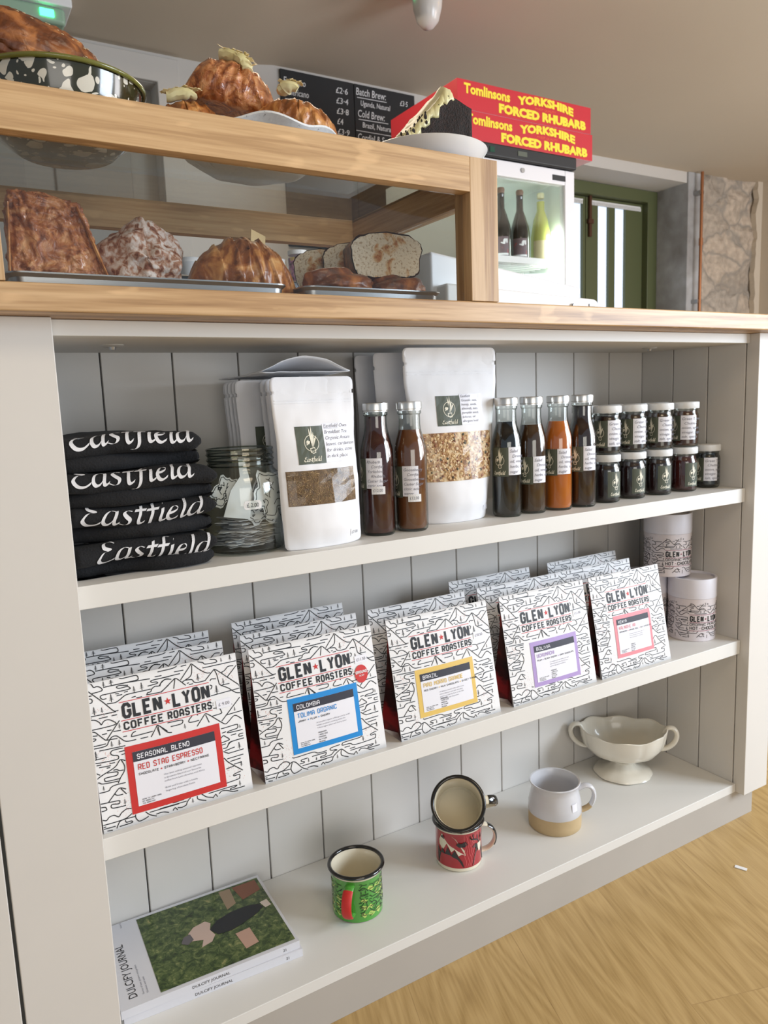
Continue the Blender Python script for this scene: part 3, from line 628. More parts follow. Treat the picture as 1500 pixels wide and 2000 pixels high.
def tray(x0, x1, y0, y1, label):
    t = thing('baking_tray', ((x0 + x1) / 2, (y0 + y1) / 2, ZW + .0006), 0, label, 'tray', 'metal trays in the display case'); w, d = (x1 - x0) / 2, (y1 - y0) / 2; V = []; F = []
    def ringp(w, d, r, z): 
        o = []
        for cx, cy, a0 in ((w - r, d - r, 0), (-w + r, d - r, 90), (-w + r, -d + r, 180), (w - r, -d + r, 270)):
            for k in range(6): a = R(a0 + 18 * k); o.append((cx + r * cos(a), cy + r * sin(a), z))
        return o
    rings = [ringp(w - .006, d - .006, .012, 0), ringp(w - .004, d - .004, .014, .013), ringp(w, d, .016, .0165), ringp(w, d, .016, .018), ringp(w - .005, d - .005, .013, .0145), ringp(w - .008, d - .008, .011, .0015)]
    for r_ in rings: V += r_
    n = 24
    for i in range(5): F += [(i * n + k, i * n + (k + 1) % n, (i + 1) * n + (k + 1) % n, (i + 1) * n + k) for k in range(n)]
    F += [tuple(range(n)), tuple(5 * n + k for k in range(n))]
    b = B().add(V, F); b.build('tray', M['steel'], t, True); return t
tray(-.036, .272, .012, .28, 'long metal baking tray under the croissant and buns'); tray(.292, .50, .012, .28, 'shorter metal baking tray under the banana loaf slices')
# ================================================================ bottles and jars on the top shelf
def logo(g, gr, x, y, w, h):                 # g: line art, gr: green ground
    gr.rect(x, y, x + w, y + h, 8, 8); cx, cy, r = x + w * .52, y + h * .55, w * .25
    g.rib([(cx + r * cos(a * pi / 12), cy + r * 1.05 * sin(a * pi / 12)) for a in range(25)], w * .02)
    for dx, tx, ty in ((0, -.06, .42), (.01, .03, .46), (.02, .1, .3), (.03, .2, .2)):
        g.poly([(cx + w * dx, cy - h * .12), (cx + w * (dx + tx * .5 - .03), cy + h * ty * .55), (cx + w * tx, cy + h * ty), (cx + w * (dx + tx * .5 + .03), cy + h * ty * .5)])
    for k in range(4): g.poly([(cx - w * .08 - w * .035 * sin(k * 1.6), cy + h * .02 + w * .05 * cos(k * 1.6)), (cx - w * .2, cy + h * (.02 - .03 * k)), (cx - w * .15, cy + h * .08 - h * .04 * k), (cx - w * .05, cy + h * .06)])
    g.rib([(cx - w * .07, cy - h * .14), (cx + w * .08, cy - h * .12), (cx + w * .1, cy - h * .25), (cx + w * .02, cy - h * .27), (cx - w * .06, cy - h * .24), (cx - w * .07, cy - h * .14)], w * .025)
    g.nib('Eastfield', x + w * .2, y + h * .07, h * .13, w * .62, .9)
def scrib(g, lines, x, y, w, lh, hh=None):
    for i, (t, ind, ul) in enumerate(lines):
        hh = hh or lh * .62; g.text(t, x + ind * w, y - i * lh, hh, None, .0, .25)
        if ul: g.rib([(x + ind * w, y - i * lh - lh * .16), (x + ind * w + w * .6, y - i * lh - lh * .13)], lh * .05)
def label_parts(par, r, ang, zb, h, gw, ww, lines, price=None, bound=0.):
    f = cylmap(r, ang, zb, .00025); f2 = cylmap(r, ang, zb, .0005)
    g = G(); gr = G(); pw = G(); pn = G(); logo(g, gr, bound - gw, 0, gw, h); pw.rect(bound, .002, bound + ww, h + .0005, 8, 1)
    scrib(pn, lines, bound + .002, h - h / (len(lines) + .8), ww - .004, h / (len(lines) + .6))
    gl = gr.build('brand_label', M['green'], par, f, 'dark green label with plant emblem'); g.build('emblem', M['cream'], gl, f2)
    wl = pw.build('handwritten_label', M['lab'], par, cylmap(r, ang, zb, .0003), 'white handwritten paper label'); pn.build('handwriting', M['pen'], wl, cylmap(r, ang, zb, .0006))
    if price:
        q = G(); q.rect(bound + ww - .016, -.006, bound + ww + .003, .005, 5); q2 = G(); q2.text(price, bound + ww - .0135, -.0025, .0045, .013)
        a = q.build('price_sticker', M['white'], par, cylmap(r, ang, zb, .0008)); q2.build('price', M['pen'], a, cylmap(r, ang, zb, .0011))
def liquid(name, col, rough=.12):
    m, N, L, P = nt(name); P.inputs['Base Color'].default_value = col; P.inputs['Roughness'].default_value = rough; P.inputs['Coat Weight'].default_value = .8; P.inputs['Coat Roughness'].default_value = .04; return m
BP = [(.0205, .0), (.0228, .003), (.0235, .008), (.0235, .112), (.0228, .122), (.0195, .135), (.0165, .146), (.0155, .155), (.0155, .168), (.0172, .170), (.0172, .1735)]
def bottle(x, y, col, fill, lz, lh, bound, lines, label, price=None, k=1.0, botcol=None):
    t = thing('sauce_bottle', (x, y, Z1 + .0002), 0, label, 'bottle', 'glass bottles with silver lids on the top shelf')
    ang = toward(x, y)
    B().open_lathe([(.0001, .0)] + BP, 40).build('glass', M['jarglass'], t, True)
    ip = [(.0001, .004), (.0195, .004), (.0222, .009)] + [(max(r - .0011, .004), z) for r, z in BP[3:] if z < fill]
    rr = ip[-1][0]; 
    for (r0, z0_), (r1, z1_) in zip(BP, BP[1:]):
        if z0_ <= fill <= z1_: rr = r0 + (r1 - r0) * (fill - z0_) / max(1e-6, z1_ - z0_) - .0011
    ip += [(rr, fill), (.0001, fill)]; B().lathe(ip, 36).build('contents', liquid('liquid_' + label[:6].replace(' ', '_'), col), t, True)
    B().lathe([(.0001, .187), (.0172, .187), (.0184, .1862), (.0188, .184), (.0186, .1765), (.0176, .1758), (.0176, .174), (.0001, .174)], 40).build('lid', M['lid'], t, True)
    label_parts(t, .0236, ang, lz, lh, .030, .024, lines, price, bound * .0235)
    return t
RL = [('Rhubarb', 0, 0), ('Cordial', .3, 1), ('Yorkshire', 0, 0), ('Rhubarb,', .3, 0), ('Caster Sugar', 0, 0), ('citric acid', 0, 0)]
GL = [('Gooseberry', 0, 0), ('Cordial', .25, 1), ('Gooseberries', 0, 0), ('Caster Sugar', 0, 0), ('citric acid', 0, 0), ('water', 0, 0)]
HL = [('Salad', 0, 0), ('Dressing', .2, 0), ('oil, vinegar', 0, 0), ('herbs, salt', 0, 0), ('sugar', 0, 0)]
bottle(.4213, .0762, sr(66, 22, 18), .168, .066, .044, -.72, RL, 'bottle of dark red cordial, nearest silver lidded bottle beside tall tea pouch', '£12.00')
bottle(.4765, .0735, sr(112, 66, 38), .147, .05, .045, -.56, GL, 'bottle of brown cordial with clear neck, between the dark red bottle and granola pouch', '£12.00')
bottle(.4535, .129, sr(70, 30, 20), .15, .06, .044, -.5, RL, 'silver lidded bottle hidden behind the two cordial bottles, only its lid showing')
bottle(.6611, .0783, sr(16, 10, 14), .15, .065, .045, .12, HL, 'bottle of near black sauce just right of the large granola pouch')
bottle(.7135, .0785, sr(72, 46, 26), .143, .048, .044, .1, HL, 'bottle of muddy brown sauce between the black and the orange bottles')
bottle(.7665, .0735, sr(202, 108, 34), .146, .058, .043, -.04, HL, 'bottle of bright orange sauce with green and white label')
bottle(.8195, .0716, sr(48, 24, 18), .169, .06, .042, .1, HL, 'fully filled dark brown sauce bottle, last bottle before the stacked jars')
JP = [(.0195, .0), (.0222, .002), (.0233, .006), (.0233, .056), (.0222, .061), (.0205, .064), (.0205, .068), (.0215, .069), (.0215, .071)]
JL = [('Green Tomato', 0, 0), ('Chutney', .2, 0), ('onion, apple', 0, 0), ('vinegar, sugar', 0, 0), ('salt, spices', 0, 0)]
def jar(x, y, z, col, bound, gw, white, label, rz=0.):
    t = thing('jam_jar', (x, y, z), 0, label, 'jar', 'white lidded jars stacked on the top shelf'); ang = toward(x, y)
    B().open_lathe([(.0001, 0)] + JP, 36).build('glass', M['jarglass'], t, True)
    B().lathe([(.0001, .003), (.0185, .003), (.0222, .007), (.0222, .055), (.0212, .0605), (.0196, .064), (.0196, .0665), (.0001, .0665)], 32).build('contents', liquid('preserve', col, .25), t, True)
    B().lathe([(.0001, .083), (.0225, .083), (.0236, .0822), (.0239, .0805), (.0239, .0715), (.0234, .0708), (.0001, .0708)], 36).build('lid', M['whitelid'], t, True)
    if white: label_parts(t, .0234, ang, .012, .046, gw, .026, JL, None, bound * .0234)
    else:
        g = G(); gr = G(); logo(g, gr, bound * .0234, 0, gw, .044); f = cylmap(.0234, ang, .01, .00025)
        gl = gr.build('brand_label', M['green'], t, f, 'dark green label with plant emblem'); g.build('emblem', M['cream'], gl, cylmap(.0234, ang, .01, .0005))
    return t
cols = [sr(34, 16, 18), sr(40, 18, 16), sr(40, 18, 18), sr(76, 26, 22)]
names = ['first', 'second', 'third', 'fourth']
jx = [(.8845, .0775), (.9543, .0815), (1.0231, .0800), (1.0926, .0785)]
for i, (x, y) in enumerate(jx):
    pos = ['nearest the bottles', 'second from the bottles', 'third from the bottles', 'fourth from the bottles'][i]
    jar(x, y, Z1 + .0002, cols[i], (.1, 0, -.05, .1)[i], .029, False, 'dark preserve jar in the bottom row, %s, green label turned right' % pos)
    jar(x, y - .001, Z1 + .0836, [sr(36, 18, 16), sr(44, 22, 16), sr(52, 28, 18), sr(74, 36, 22)][i], (.05, 0, -.1, -.35)[i], .028, True, 'chutney jar in the upper row, %s, white handwritten label in front' % pos)
    for z, w in ((Z1 + .0002, 'under another jar'), (Z1 + .0836, 'on top of another jar')):
        jar(x + (.012 if i < 3 else -.006), y + .062, z, sr(48, 22, 18), 0, .028, True, 'white lidded jar in the back row %s, %s' % (w, pos))
jar(1.1680, .0835, Z1 + .0002, sr(12, 12, 16), -.25, .026, True, 'single black preserve jar at right end of the row with nothing on top')
# ================================================================ stand-up pouches
def pouch(name, x, y, w, h, T, lean, label, group, mb, win=None, plain=False, rz=0., z=None, tap=0.):
    t = thing(name, (x, y, z if z is not None else Z1 + .0003), rz, label, 'pouch', group)
    def edge(v):                             # half width at height v with rounded corners and tear notches
        hw = w / 2; r = .008
        d = min(v, h - v)
        if d < r: hw -= r - math.sqrt(max(0, r * r - (r - d) ** 2))
        hw -= .003 * math.exp(-((v - h * .62) / (h * .16)) ** 2)
        if abs(v - h * .91) < .0022: hw -= .0022
        return hw * (1 - tap * max(0, 1 - v / (h * .8)) ** 1.2)
    def surf(u, v, side, d=0.):
        hw = edge(v); q = min(1, abs(u) / hw); vv = v / h
        th = T * (1 - q ** 2.6) * max(0, min(1, 1.05 * (1 - max(0, vv - .12) / .78) ** .8 if vv < .9 else 0)) * (min(1, .55 + vv * 4))
        yy = lean * vv + .0012 * fbm((u * 1, v, side), 40, w * 50); yy += -(th / 2 + d + .0004) if side < 0 else (th / 2 + .0004)
        zz = v + .0022 * (1 - (1 - q ** 2)) * 0
        if v < .004 and side < 0: zz = v
        return (u, yy, max(zz, 0))
    NV = sorted(set([h * j / 40 for j in range(41)] + [h * .91 - .0021, h * .91, h * .91 + .0021, .001, .002, .004, h - .001, h - .002, h - .004])); NU = 28; V = []; F = []
    for side in (-1, 1):
        for v in NV:
            hw = edge(v)
            for i in range(NU + 1): V.append(surf((-1 + 2 * i / NU) * hw, v, side))
    n = (NU + 1) * len(NV)
    for s_ in (0, 1):
        for j in range(len(NV) - 1):
            for i in range(NU):
                a = s_ * n + j * (NU + 1) + i; q = (a, a + 1, a + NU + 2, a + NU + 1); F.append(q if s_ == 0 else q[::-1])
    for j in range(len(NV) - 1):
        a = j * (NU + 1); F.append((a, a + NU + 1, n + a + NU + 1, n + a)); a += NU; F.append((a, n + a, n + a + NU + 1, a + NU + 1))
    for i in range(NU): F.append((i, n + i, n + i + 1, i + 1)); a = n - NU - 1 + i; F.append((a, a + 1, n + a + 1, n + a))
    mk('paper_bag', V, F, M['paper'], t, True)
    for zz in (.865, .85):
        s = G(); s.rib([(-w / 2 * .93, h * zz), (w / 2 * .93, h * zz)], .0012, .004); s.build('zip_seal', M['paper'], t, lambda u, v: surf(u, v, -1, .0006))
    f = lambda u, v: surf(u, v, -1, .0003); f2 = lambda u, v: surf(u, v, -1, .0007)
    if win:
        x0, x1, v0, v1, mm, curved = win; wg = G(); n_ = 16
        for j in range(n_): wg.rect(x0, v0 + (v1 - v0) * j / n_, x1, v0 + (v1 - v0) * (j + 1) / n_, 20)
        wo = wg.build('window', mm, t, f, 'clear window showing the contents'); rnd = random.Random(3 if mb else 8); bb = B(); n0 = 0
        cnt = 620 if mb else 900
        for k in range(cnt):
            u = rnd.uniform(x0 + .002, x1 - .002); v = rnd.uniform(v0 + .002, v1 - .002); p = Vector(surf(u, v, -1, .0004))
            s = rnd.uniform(.0012, .0034) if mb else rnd.uniform(.0006, .0016); e = (rnd.uniform(.5, 1), rnd.uniform(.3, .6), rnd.uniform(.5, 1)) if mb else (rnd.uniform(.3, 2.6), .4, .3)
            rm = Matrix.Rotation(rnd.uniform(0, 6.3), 3, 'Y') @ Matrix.Rotation(rnd.uniform(-.5, .5), 3, 'X'); V0, F0 = icos(2 if mb else 1)
            bb.add([p + rm @ Vector((q.x * s * e[0], q.y * s * e[1], q.z * s * e[2])) for q in V0], F0)
        fl = mk('flakes', bb.V, bb.F, mb or M['tea'], wo, True); fl['kind'] = 'stuff'
        fg = G()
        for j in range(8): fg.rect(x0, v0 + (v1 - v0) * j / 8, x1, v0 + (v1 - v0) * (j + 1) / 8, 10)
        fg.build('plastic_film', M['film'], t, lambda u, v: surf(u, v, -1, .0026 + .0006 * fbm((u, v, 2), 45)))
    return t, surf
M['granola'] = mottled('granola_pieces', [(0, sr(226, 198, 150)), (.3, sr(206, 168, 116)), (.55, sr(240, 222, 186)), (.78, sr(176, 124, 80)), (.9, sr(140, 84, 56)), (.97, sr(80, 78, 60))], island=True, rough=.6, bump=.3, bscale=200)
M['granola_bed'] = mottled('granola_bed', [(.3, sr(150, 108, 70)), (.5, sr(196, 156, 106)), (.7, sr(224, 200, 160))], 90, .7, 1., .004, vor=True)
M['tea'] = mottled('tea_leaf', [(0, sr(136, 104, 66)), (.4, sr(168, 140, 94)), (.7, sr(112, 92, 56)), (.9, sr(200, 170, 122)), (1, sr(84, 80, 46))], island=True, rough=.7, bump=0)
M['teabed'] = mottled('tea_bed', [(.3, sr(78, 58, 38)), (.6, sr(120, 94, 60))], 120, .8, .8, .002)
def pouch_label(t, surf, x, y, w, h, lines, price):
    g = G(); gr = G(); pw = G(); pn = G(); logo(g, gr, x, y, w, h); pw.rect(x + w, y + .001, x + w * 2.0, y + h + .002, 8, 8)
    scrib(pn, lines, x + w + .002, y + h - .003, w - .003, h / (len(lines) + .2))
    f = lambda d: (lambda u, v: surf(u, v, -1, d))
    a = gr.build('brand_label', M['green'], t, f(.0006), 'dark green label with plant emblem'); g.build('emblem', M['cream'], a, f(.0009)); b = pw.build('handwritten_label', M['lab'], t, f(.0006)); pn.build('handwriting', M['pen'], b, f(.0009))
TL_ = [('Eastfield Own', 0, 1), ('Breakfast Tea', 0, 0), ('Organic Assam', 0, 0), ('leaves, cardamom', 0, 0), ('for drinks, store', 0, 0), ('in dark place', 0, 0)]
TG = 'white paper pouches standing in a row on the top shelf'
h = .224; w = .121
t, sf = pouch('tea_pouch', .3195, .05, .125, h, .036, .012, 'white paper pouch of loose tea with a clear window, front of the tea row', TG, None, (-.052, .051, .058, .103, M['teabed'], 0), rz=.07, tap=.06)
pouch_label(t, sf, -.034, .111, .040, .049, TL_, '£7.00')
q = G(); q.rect(.036, .010, .052, .019, 4); a = q.build('price_sticker', M['white'], t, lambda u, v: sf(u, v, -1, .0006)); q = G(); q.text('£7.00', .038, .0125, .004, .012); q.build('price', M['pen'], a, lambda u, v: sf(u, v, -1, .0009))
tp = [(.331, .108), (.333, .131), (.304, .15), (.306, .168), (.306, .184), (.307, .201), (.311, .218)]
for i, (x, y) in enumerate(tp):
    lab = 'white paper pouch behind the front tea pouch, %s back in the row' % ['first', 'second', 'third', 'fourth', 'fifth', 'sixth', 'rearmost'][i]
    t, sf = pouch('tea_pouch', x, y, w * .97, h, .013 if i < 6 else .01, .004, lab, TG, None, (-.05, .05, .055, .1, M['teabed'], 0) if i == 0 else None, rz=.03)
    if i == 2: gg = G(); gr = G(); logo(gg, gr, -.034, .115, .036, .045); a = gr.build('brand_label', M['green'], t, lambda u, v: sf(u, v, -1, .0004)); gg.build('emblem', M['cream'], a, lambda u, v: sf(u, v, -1, .0007))
# empty pouch lying across the row
t = thing('empty_pouch', (.316, .145, Z1 + h + .0042), 0, 'empty open white paper pouch lying flat across tops of the tea pouches', 'pouch')
V = []; F = []; nu, nv = 22, 14
for s_ in (0, 1):
    for j in range(nv + 1):
        for i in range(nu + 1):
            u = -1 + 2 * i / nu; v = j / nv; gap = .020 * max(0, (1 - u * u)) ** 1.3 * (v ** 1.5)
            V.append((u * .066 + v * .012, .085 - v * .135, (gap if s_ else 0) + .004 * v * v + .001 * fbm((u, v, s_), 3) + .0009 * s_ + .004 * (1 - abs(u)) * v * 0))
n = (nu + 1) * (nv + 1)
for s_ in (0, 1):
    for j in range(nv):
        for i in range(nu): a = s_ * n + j * (nu + 1) + i; F.append((a, a + 1, a + nu + 2, a + nu + 1))
for i in range(nu): F.append((i, i + 1, n + i + 1, n + i))
o = mk('paper_bag', V, F, M['paper'], t, True); md = o.modifiers.new('thickness', 'SOLIDIFY'); md.thickness = .0006
GG = 'white granola pouches on the top shelf'
hg, wg = .265, .166
t, sf = pouch('granola_pouch', .5690, .092, wg, hg, .05, .006, 'largest white pouch of oat granola with wide window, between the bottles', GG, M['granola'], (-.060, .066, .065, .138, M['granola_bed'], 0), rz=-.06, tap=.34)
pouch_label(t, sf, -.034, .148, .042, .045, [('Eastfield', 0, 0), ('Granola: oats,', 0, 0), ('honey, seeds,', 0, 0), ('almonds, nuts,', 0, 0), ('pumpkin seeds,', 0, 0), ('sultanas, oil', 0, 0), ('allergens bold', 0, 0)], '')
q = G(); q.rect(.044, .014, .058, .022, 4); q.build('price_sticker', M['lab'], t, lambda u, v: sf(u, v, -1, .0006))
pouch('granola_pouch', .5530, .157, wg * .97, hg - .003, .026, .006, 'white granola pouch standing directly behind the largest granola pouch', GG, None, rz=-.02)
pouch('granola_pouch', .5500, .212, wg * .97, hg - .003, .024, .006, 'rearmost white granola pouch close to the back boards', GG, None)
# ================================================================ folded aprons
def apron(z, h, x0, x1, y0, label, seed, tx, tw, th, v0, dx=0.):
    t = thing('folded_apron', (0, 0, z), 0, label, 'apron', 'folded black aprons stacked at left end of the top shelf')
    nx, na = 46, 44; V = []; F = []; D_ = .175
    hs = h * .56                                     # upper roll
    def prof(k, up, fx):
        # closed rounded slab: angle runs from top back, over the front, to bottom back
        hh = (hs if up else h * .5); zb = (h - hs) if up else .0; yf = y0 + (0 if up else .012 + .012 * sin(fx * 5 + seed))
        s = k / (na - 1)
        if s < .36: return (y0 + D_ - (D_ - hh * .6) * s / .36, zb + hh)
        if s < .64: a = pi / 2 + (s - .36) / .28 * pi; return (yf + hh * .6 + hh * .62 * cos(a), zb + hh / 2 + hh / 2 * sin(a))
        return (y0 + hh * .6 + (D_ - hh * .6) * (s - .64) / .36, zb)
    def surf(fx, k, up, d=0.):
        y, zz = prof(k, up, fx); x = x0 + (x1 - x0) * fx; n_ = fbm((x, y, zz + z), 16, seed); e = .0035
        endr = min(1, (1 - fx) / .07); zz = (h * .5 if not up else h - hs / 2) + (zz - (h * .5 if not up else h - hs / 2)) * (1 - (1 - endr) ** 2 * .5) if up else h * .25 + (zz - h * .25) * (1 - (1 - endr) ** 2 * .5)
        yc = y0 + .03; sag = -.002 * sin(fx * 7 + seed * 2) if up else 0
        return Vector((x + .004 * fbm((y, zz, seed), 20), y + e * n_ - d * (1 if y < y0 + .03 else .3), max(.0002, zz + (e * .6 * n_ if up else e * .3 * n_) + sag + d * (1 if y < y0 + .06 and zz > h * .55 else 0))))
    for up in (0, 1):
        b = B(); V = [surf(i / nx, k, up) for i in range(nx + 1) for k in range(na)]; F = []
        for i in range(nx):
            for k in range(na - 1): a = i * na + k; F.append((a, a + 1, a + na + 1, a + na))
            F.append((i * na + na - 1, i * na, (i + 1) * na, (i + 1) * na + na - 1))
        F += [tuple(range(na)), tuple(reversed(range(nx * na, nx * na + na)))]
        o = mk('upper_fold' if up else 'lower_fold', V, F, M['denim'], t, True); fixn(o)
        if up: uo = o
    g = G(); g.nib('Eastfield', 0, 0, th, tw, .62, 38)
    def f(u, v):                                     # v up the front of the roll and over its top
        fx = (tx + u - x0) / (x1 - x0); s = .64 - .28 * (v + v0) / (pi * hs * .55)
        if s < .36: s = .36 - (.36 - s) / .28 * (pi * hs * .55) * .36 / D_
        p = surf(max(0.002, min(.99, fx)), s * (na - 1), 1); q = surf(max(0.002, min(.99, fx)), s * (na - 1) + .3, 1); tdir = (q - p); nrm = Vector((0, tdir.z, -tdir.y)).normalized()
        if nrm.y > .05 or (nrm.z < -.2 and s < .45): nrm = -nrm
        return p + nrm * .0009
    lt_ = g.build('lettering', M['tee'], t, f, 'white calligraphic lettering'); return t
hA = .0405
ap = [(0, .0, .166, .034, 1, .030, .128, .030, .006), (1, .0, .170, .036, 2, .018, .137, .030, .010), (2, .0, .172, .030, 3, .012, .132, .030, .018), (3, .0, .160, .040, 4, .016, .135, .032, .020)]
for i, (k, xa, xb, y0, sd, tx, tw, th, v0) in enumerate(ap):
    apron(Z1 + .0003 + hA * k, hA - .0004, xa + .006, xb, y0, 'black folded apron with white lettering, %s of the four in the stack' % ['bottom one', 'second from bottom', 'third from bottom', 'topmost'][i], sd, tx, tw, th, v0)
# ================================================================ glass jar of stickers
t = thing('glass_jar', (.2270, .1000, Z1 + .0002), 0, 'large open screw neck glass jar holding illustrated stickers, right of the aprons', 'jar')
pr = [(.0001, .002), (.043, .0005), (.051, .004), (.0535, .012), (.0540, .085), (.0525, .096), (.047, .104), (.0430, .108), (.0420, .112), (.0436, .114), (.0420, .117), (.0436, .121), (.0420, .124), (.0436, .128), (.0424, .131), (.0438, .1335), (.0430, .1355), (.0410, .1355)]
B().open_lathe(pr, 56).build('glass', M['jarglass'], t, True); B().open_lathe([(.0410, .1355), (.0400, .132), (.0398, .108), (.044, .102), (.0500, .093), (.0514, .084), (.051, .014), (.048, .006), (.0001, .005)], 56).build('inner_glass', M['glass'], t, True)
for zz, rr in ((.1345, .0425), (.1275, .0432), (.1205, .0432), (.1135, .0430), (.0025, .0450)):
    B().open_lathe([(rr + .0011 * cos(k_ * pi / 4), zz + .0011 * sin(k_ * pi / 4)) for k_ in range(9)], 48).build('rim' if zz > .13 else 'base_ring' if zz < .01 else 'screw_thread', M['glassedge'], t, True)
ST = mat('sticker_face', (.8, .8, .84, 1), .4)
def sticker(loc, rot, w, hh, seed, lab, up):
    rnd = random.Random(seed); g = []; n = 34
    for k in range(n): a = 2 * pi * k / n; r = 1 + .16 * sin(a * 5 + seed) + .1 * sin(a * 9 + seed * 2) + .05 * rnd.random(); g.append((w / 2 * r * cos(a), hh / 2 * r * sin(a)))
    o = thing('sticker', loc, 0, lab, 'sticker', 'loose stickers inside the glass jar'); o.rotation_euler = rot
    n = len(g); V = [(a, -.0002, b) for a, b in g] + [(a, .0002, b) for a, b in g]
    s_ = mk('card', V, [tuple(range(n)), tuple(reversed(range(n, 2 * n)))] + [(i, i + n, (i + 1) % n + n, (i + 1) % n) for i in range(n)], ST, o)
    if up:
        L_ = G()
        L_.rib([(a * .86, b * .86) for a, b in g] + [(g[0][0] * .86, g[0][1] * .86)], .0009)
        for k in range(9):
            cx, cy = rnd.uniform(-.5, .5) * w * .7, rnd.uniform(-.5, .5) * hh * .7; P = [(cx, cy)]
            for j in range(4): P.append((P[-1][0] + rnd.uniform(-.12, .12) * w, P[-1][1] + rnd.uniform(-.12, .12) * hh))
            L_.rib(catmull(P, 3), .0009)
        L_.build('line_drawing', M['ink'], s_, lambda u, v: (u, -.00045, v))
    return o
rnd = random.Random(5); jz = Z1 + .0002
for k in range(22):
    a = rnd.uniform(0, 6.28); sticker((.229 + rnd.uniform(-.006, .006), .10 + rnd.uniform(-.006, .006), jz + .0085 + k * .00165), (R(90) + rnd.uniform(-.03, .03), rnd.uniform(-.03, .03) + 0, a), .066, .056, k, 'die cut white sticker lying in the flat pile at bottom of the glass jar', False)
for x, y, z, rx, ry, rz, w, hh, sd in ((.253, .068, .075, -.12, .1, .15, .046, .060, 3), (.243, .075, .062, -.2, -.2, -.05, .050, .052, 7), (.196, .080, .082, -.15, .5, -.3, .028, .040, 9), (.262, .085, .060, -.1, .3, .3, .034, .046, 12)):
    sticker((x, y, jz + z), (rx, ry, rz), w, hh, sd, {3: 'upright illustrated sticker at right of the jar carrying the price tag', 7: 'illustrated sticker leaning behind the price tag in the jar', 9: 'small dog shaped drawing sticker at left inside the jar', 12: 'narrow illustrated sticker against the right side of the jar'}[sd], True)
o = thing('sticker', (.214, .068, jz + .072), 0, 'plain white back of a curled sticker standing in the jar', 'sticker', 'loose stickers inside the glass jar'); o.rotation_euler = (-.1, .12, -.1)
g = [(-.022, -.024), (.012, -.026), (.014, .01), (.010, .026), (.002, .05), (-.006, .05), (-.003, .028), (-.014, .01)]
mk('card', [(a, .0004 + 3 * a * a, b) for a, b in g] + [(a, .001 + 3 * a * a, b) for a, b in g], [tuple(range(8)), tuple(reversed(range(8, 16)))] + [(i, i + 8, (i + 1) % 8 + 8, (i + 1) % 8) for i in range(8)], ST, o)
ps = G(); f = cylmap(.0540, toward(.227, .1), .060, .0006)
ps.poly([(.003, 0), (.0215, 0), (.0235, .0025), (.0235, .0085), (.0215, .011), (.003, .011), (.001, .0085), (.001, .0025)]); po = ps.build('price_sticker', M['white'], t, f); q = G(); q.text('£ 2.00', .0048, .003, .0055, .015); q.build('price', M['ink'], po, cylmap(.0540, toward(.227, .1), .060, .001))
# ================================================================ coffee bags on the middle shelf
BW, BH, BL_ = .184, .1755, .034
Pf = Vector((0, BL_, .172)).normalized()
def bfront(u, v, d=0.):                      # front panel: u across, v up along the sheet
    y = .0 + v * Pf.y; z = .0004 + v * Pf.z
    if v < .012: y += (.012 - v) * .25 * 0 - .0; 
    y += .0018 * sin(u / BW * pi) * -1 * max(0, sin(v / BH * pi)) * 2.2
    return (u, y - d, z + d * .15)
def pattern(g, w=.0011, mirror=False, seg=.006):
    for ln in PAT.strip().split('\n'):
        P = [tuple(int(q) / 1e4 for q in a.split(',')) for a in ln[1:].split()]
        if ln[0] == 's': P = catmull(P, 4)
        g.rib(P, w, seg)
    for a in TREES.split(): x, y, hh = (int(q) / 1e4 for q in a.split(',')); g.tree(x, y, hh)
def mk_bag_mesh():
    D0 = .058; T = BL_ + .004; V = []; F = []
    NU, NV = 16, 18
    for j in range(NV + 1):
        v = BH * j / NV
        for i in range(NU + 1): V.append(bfront(BW * i / NU, v))
    n1 = len(V)
    for j in range(NV + 1):                  # back panel leans forward to meet the front at the top seal
        s = j / NV
        for i in range(NU + 1):
            f = bfront(BW * i / NU, BH * s); yb = D0 + (f[1] + .0012 - D0) * min(1, s / .86) ** 1.25 if s < .86 else f[1] + .0012
            V.append((f[0], yb, f[2]))
    for j in range(NV):
        for i in range(NU): a = j * (NU + 1) + i; F.append((a, a + 1, a + NU + 2, a + NU + 1)); b = n1 + a; F.append((b + 1, b, b + NU + 1, b + NU + 2))
    for i in range(NU): F.append((i + 1, i, n1 + i, n1 + i + 1)); a = NV * (NU + 1) + i; F.append((a, a + 1, n1 + a + 1, n1 + a))
    return V, F, NU, NV, n1
def pattern_cols(w, k, reps, v0, seg=.004):   # the same drawing tiled as narrow columns, for round things
    q = G(); pattern(q, w / k, seg=seg); T = G(); cw = (.036 + .0395) * k
    A = [f for f in q.F if max(q.V[i][0] for i in f) < .0365]; C_ = [f for f in q.F if min(q.V[i][0] for i in f) > .1435]
    for r in range(-reps, reps + 1):
        T.add([(a * k + r * cw, b * k + v0) for a, b in q.V], A); T.add([((a - .1075) * k + r * cw, b * k + v0) for a, b in q.V], C_)
    return T
_bv = mk_bag_mesh()
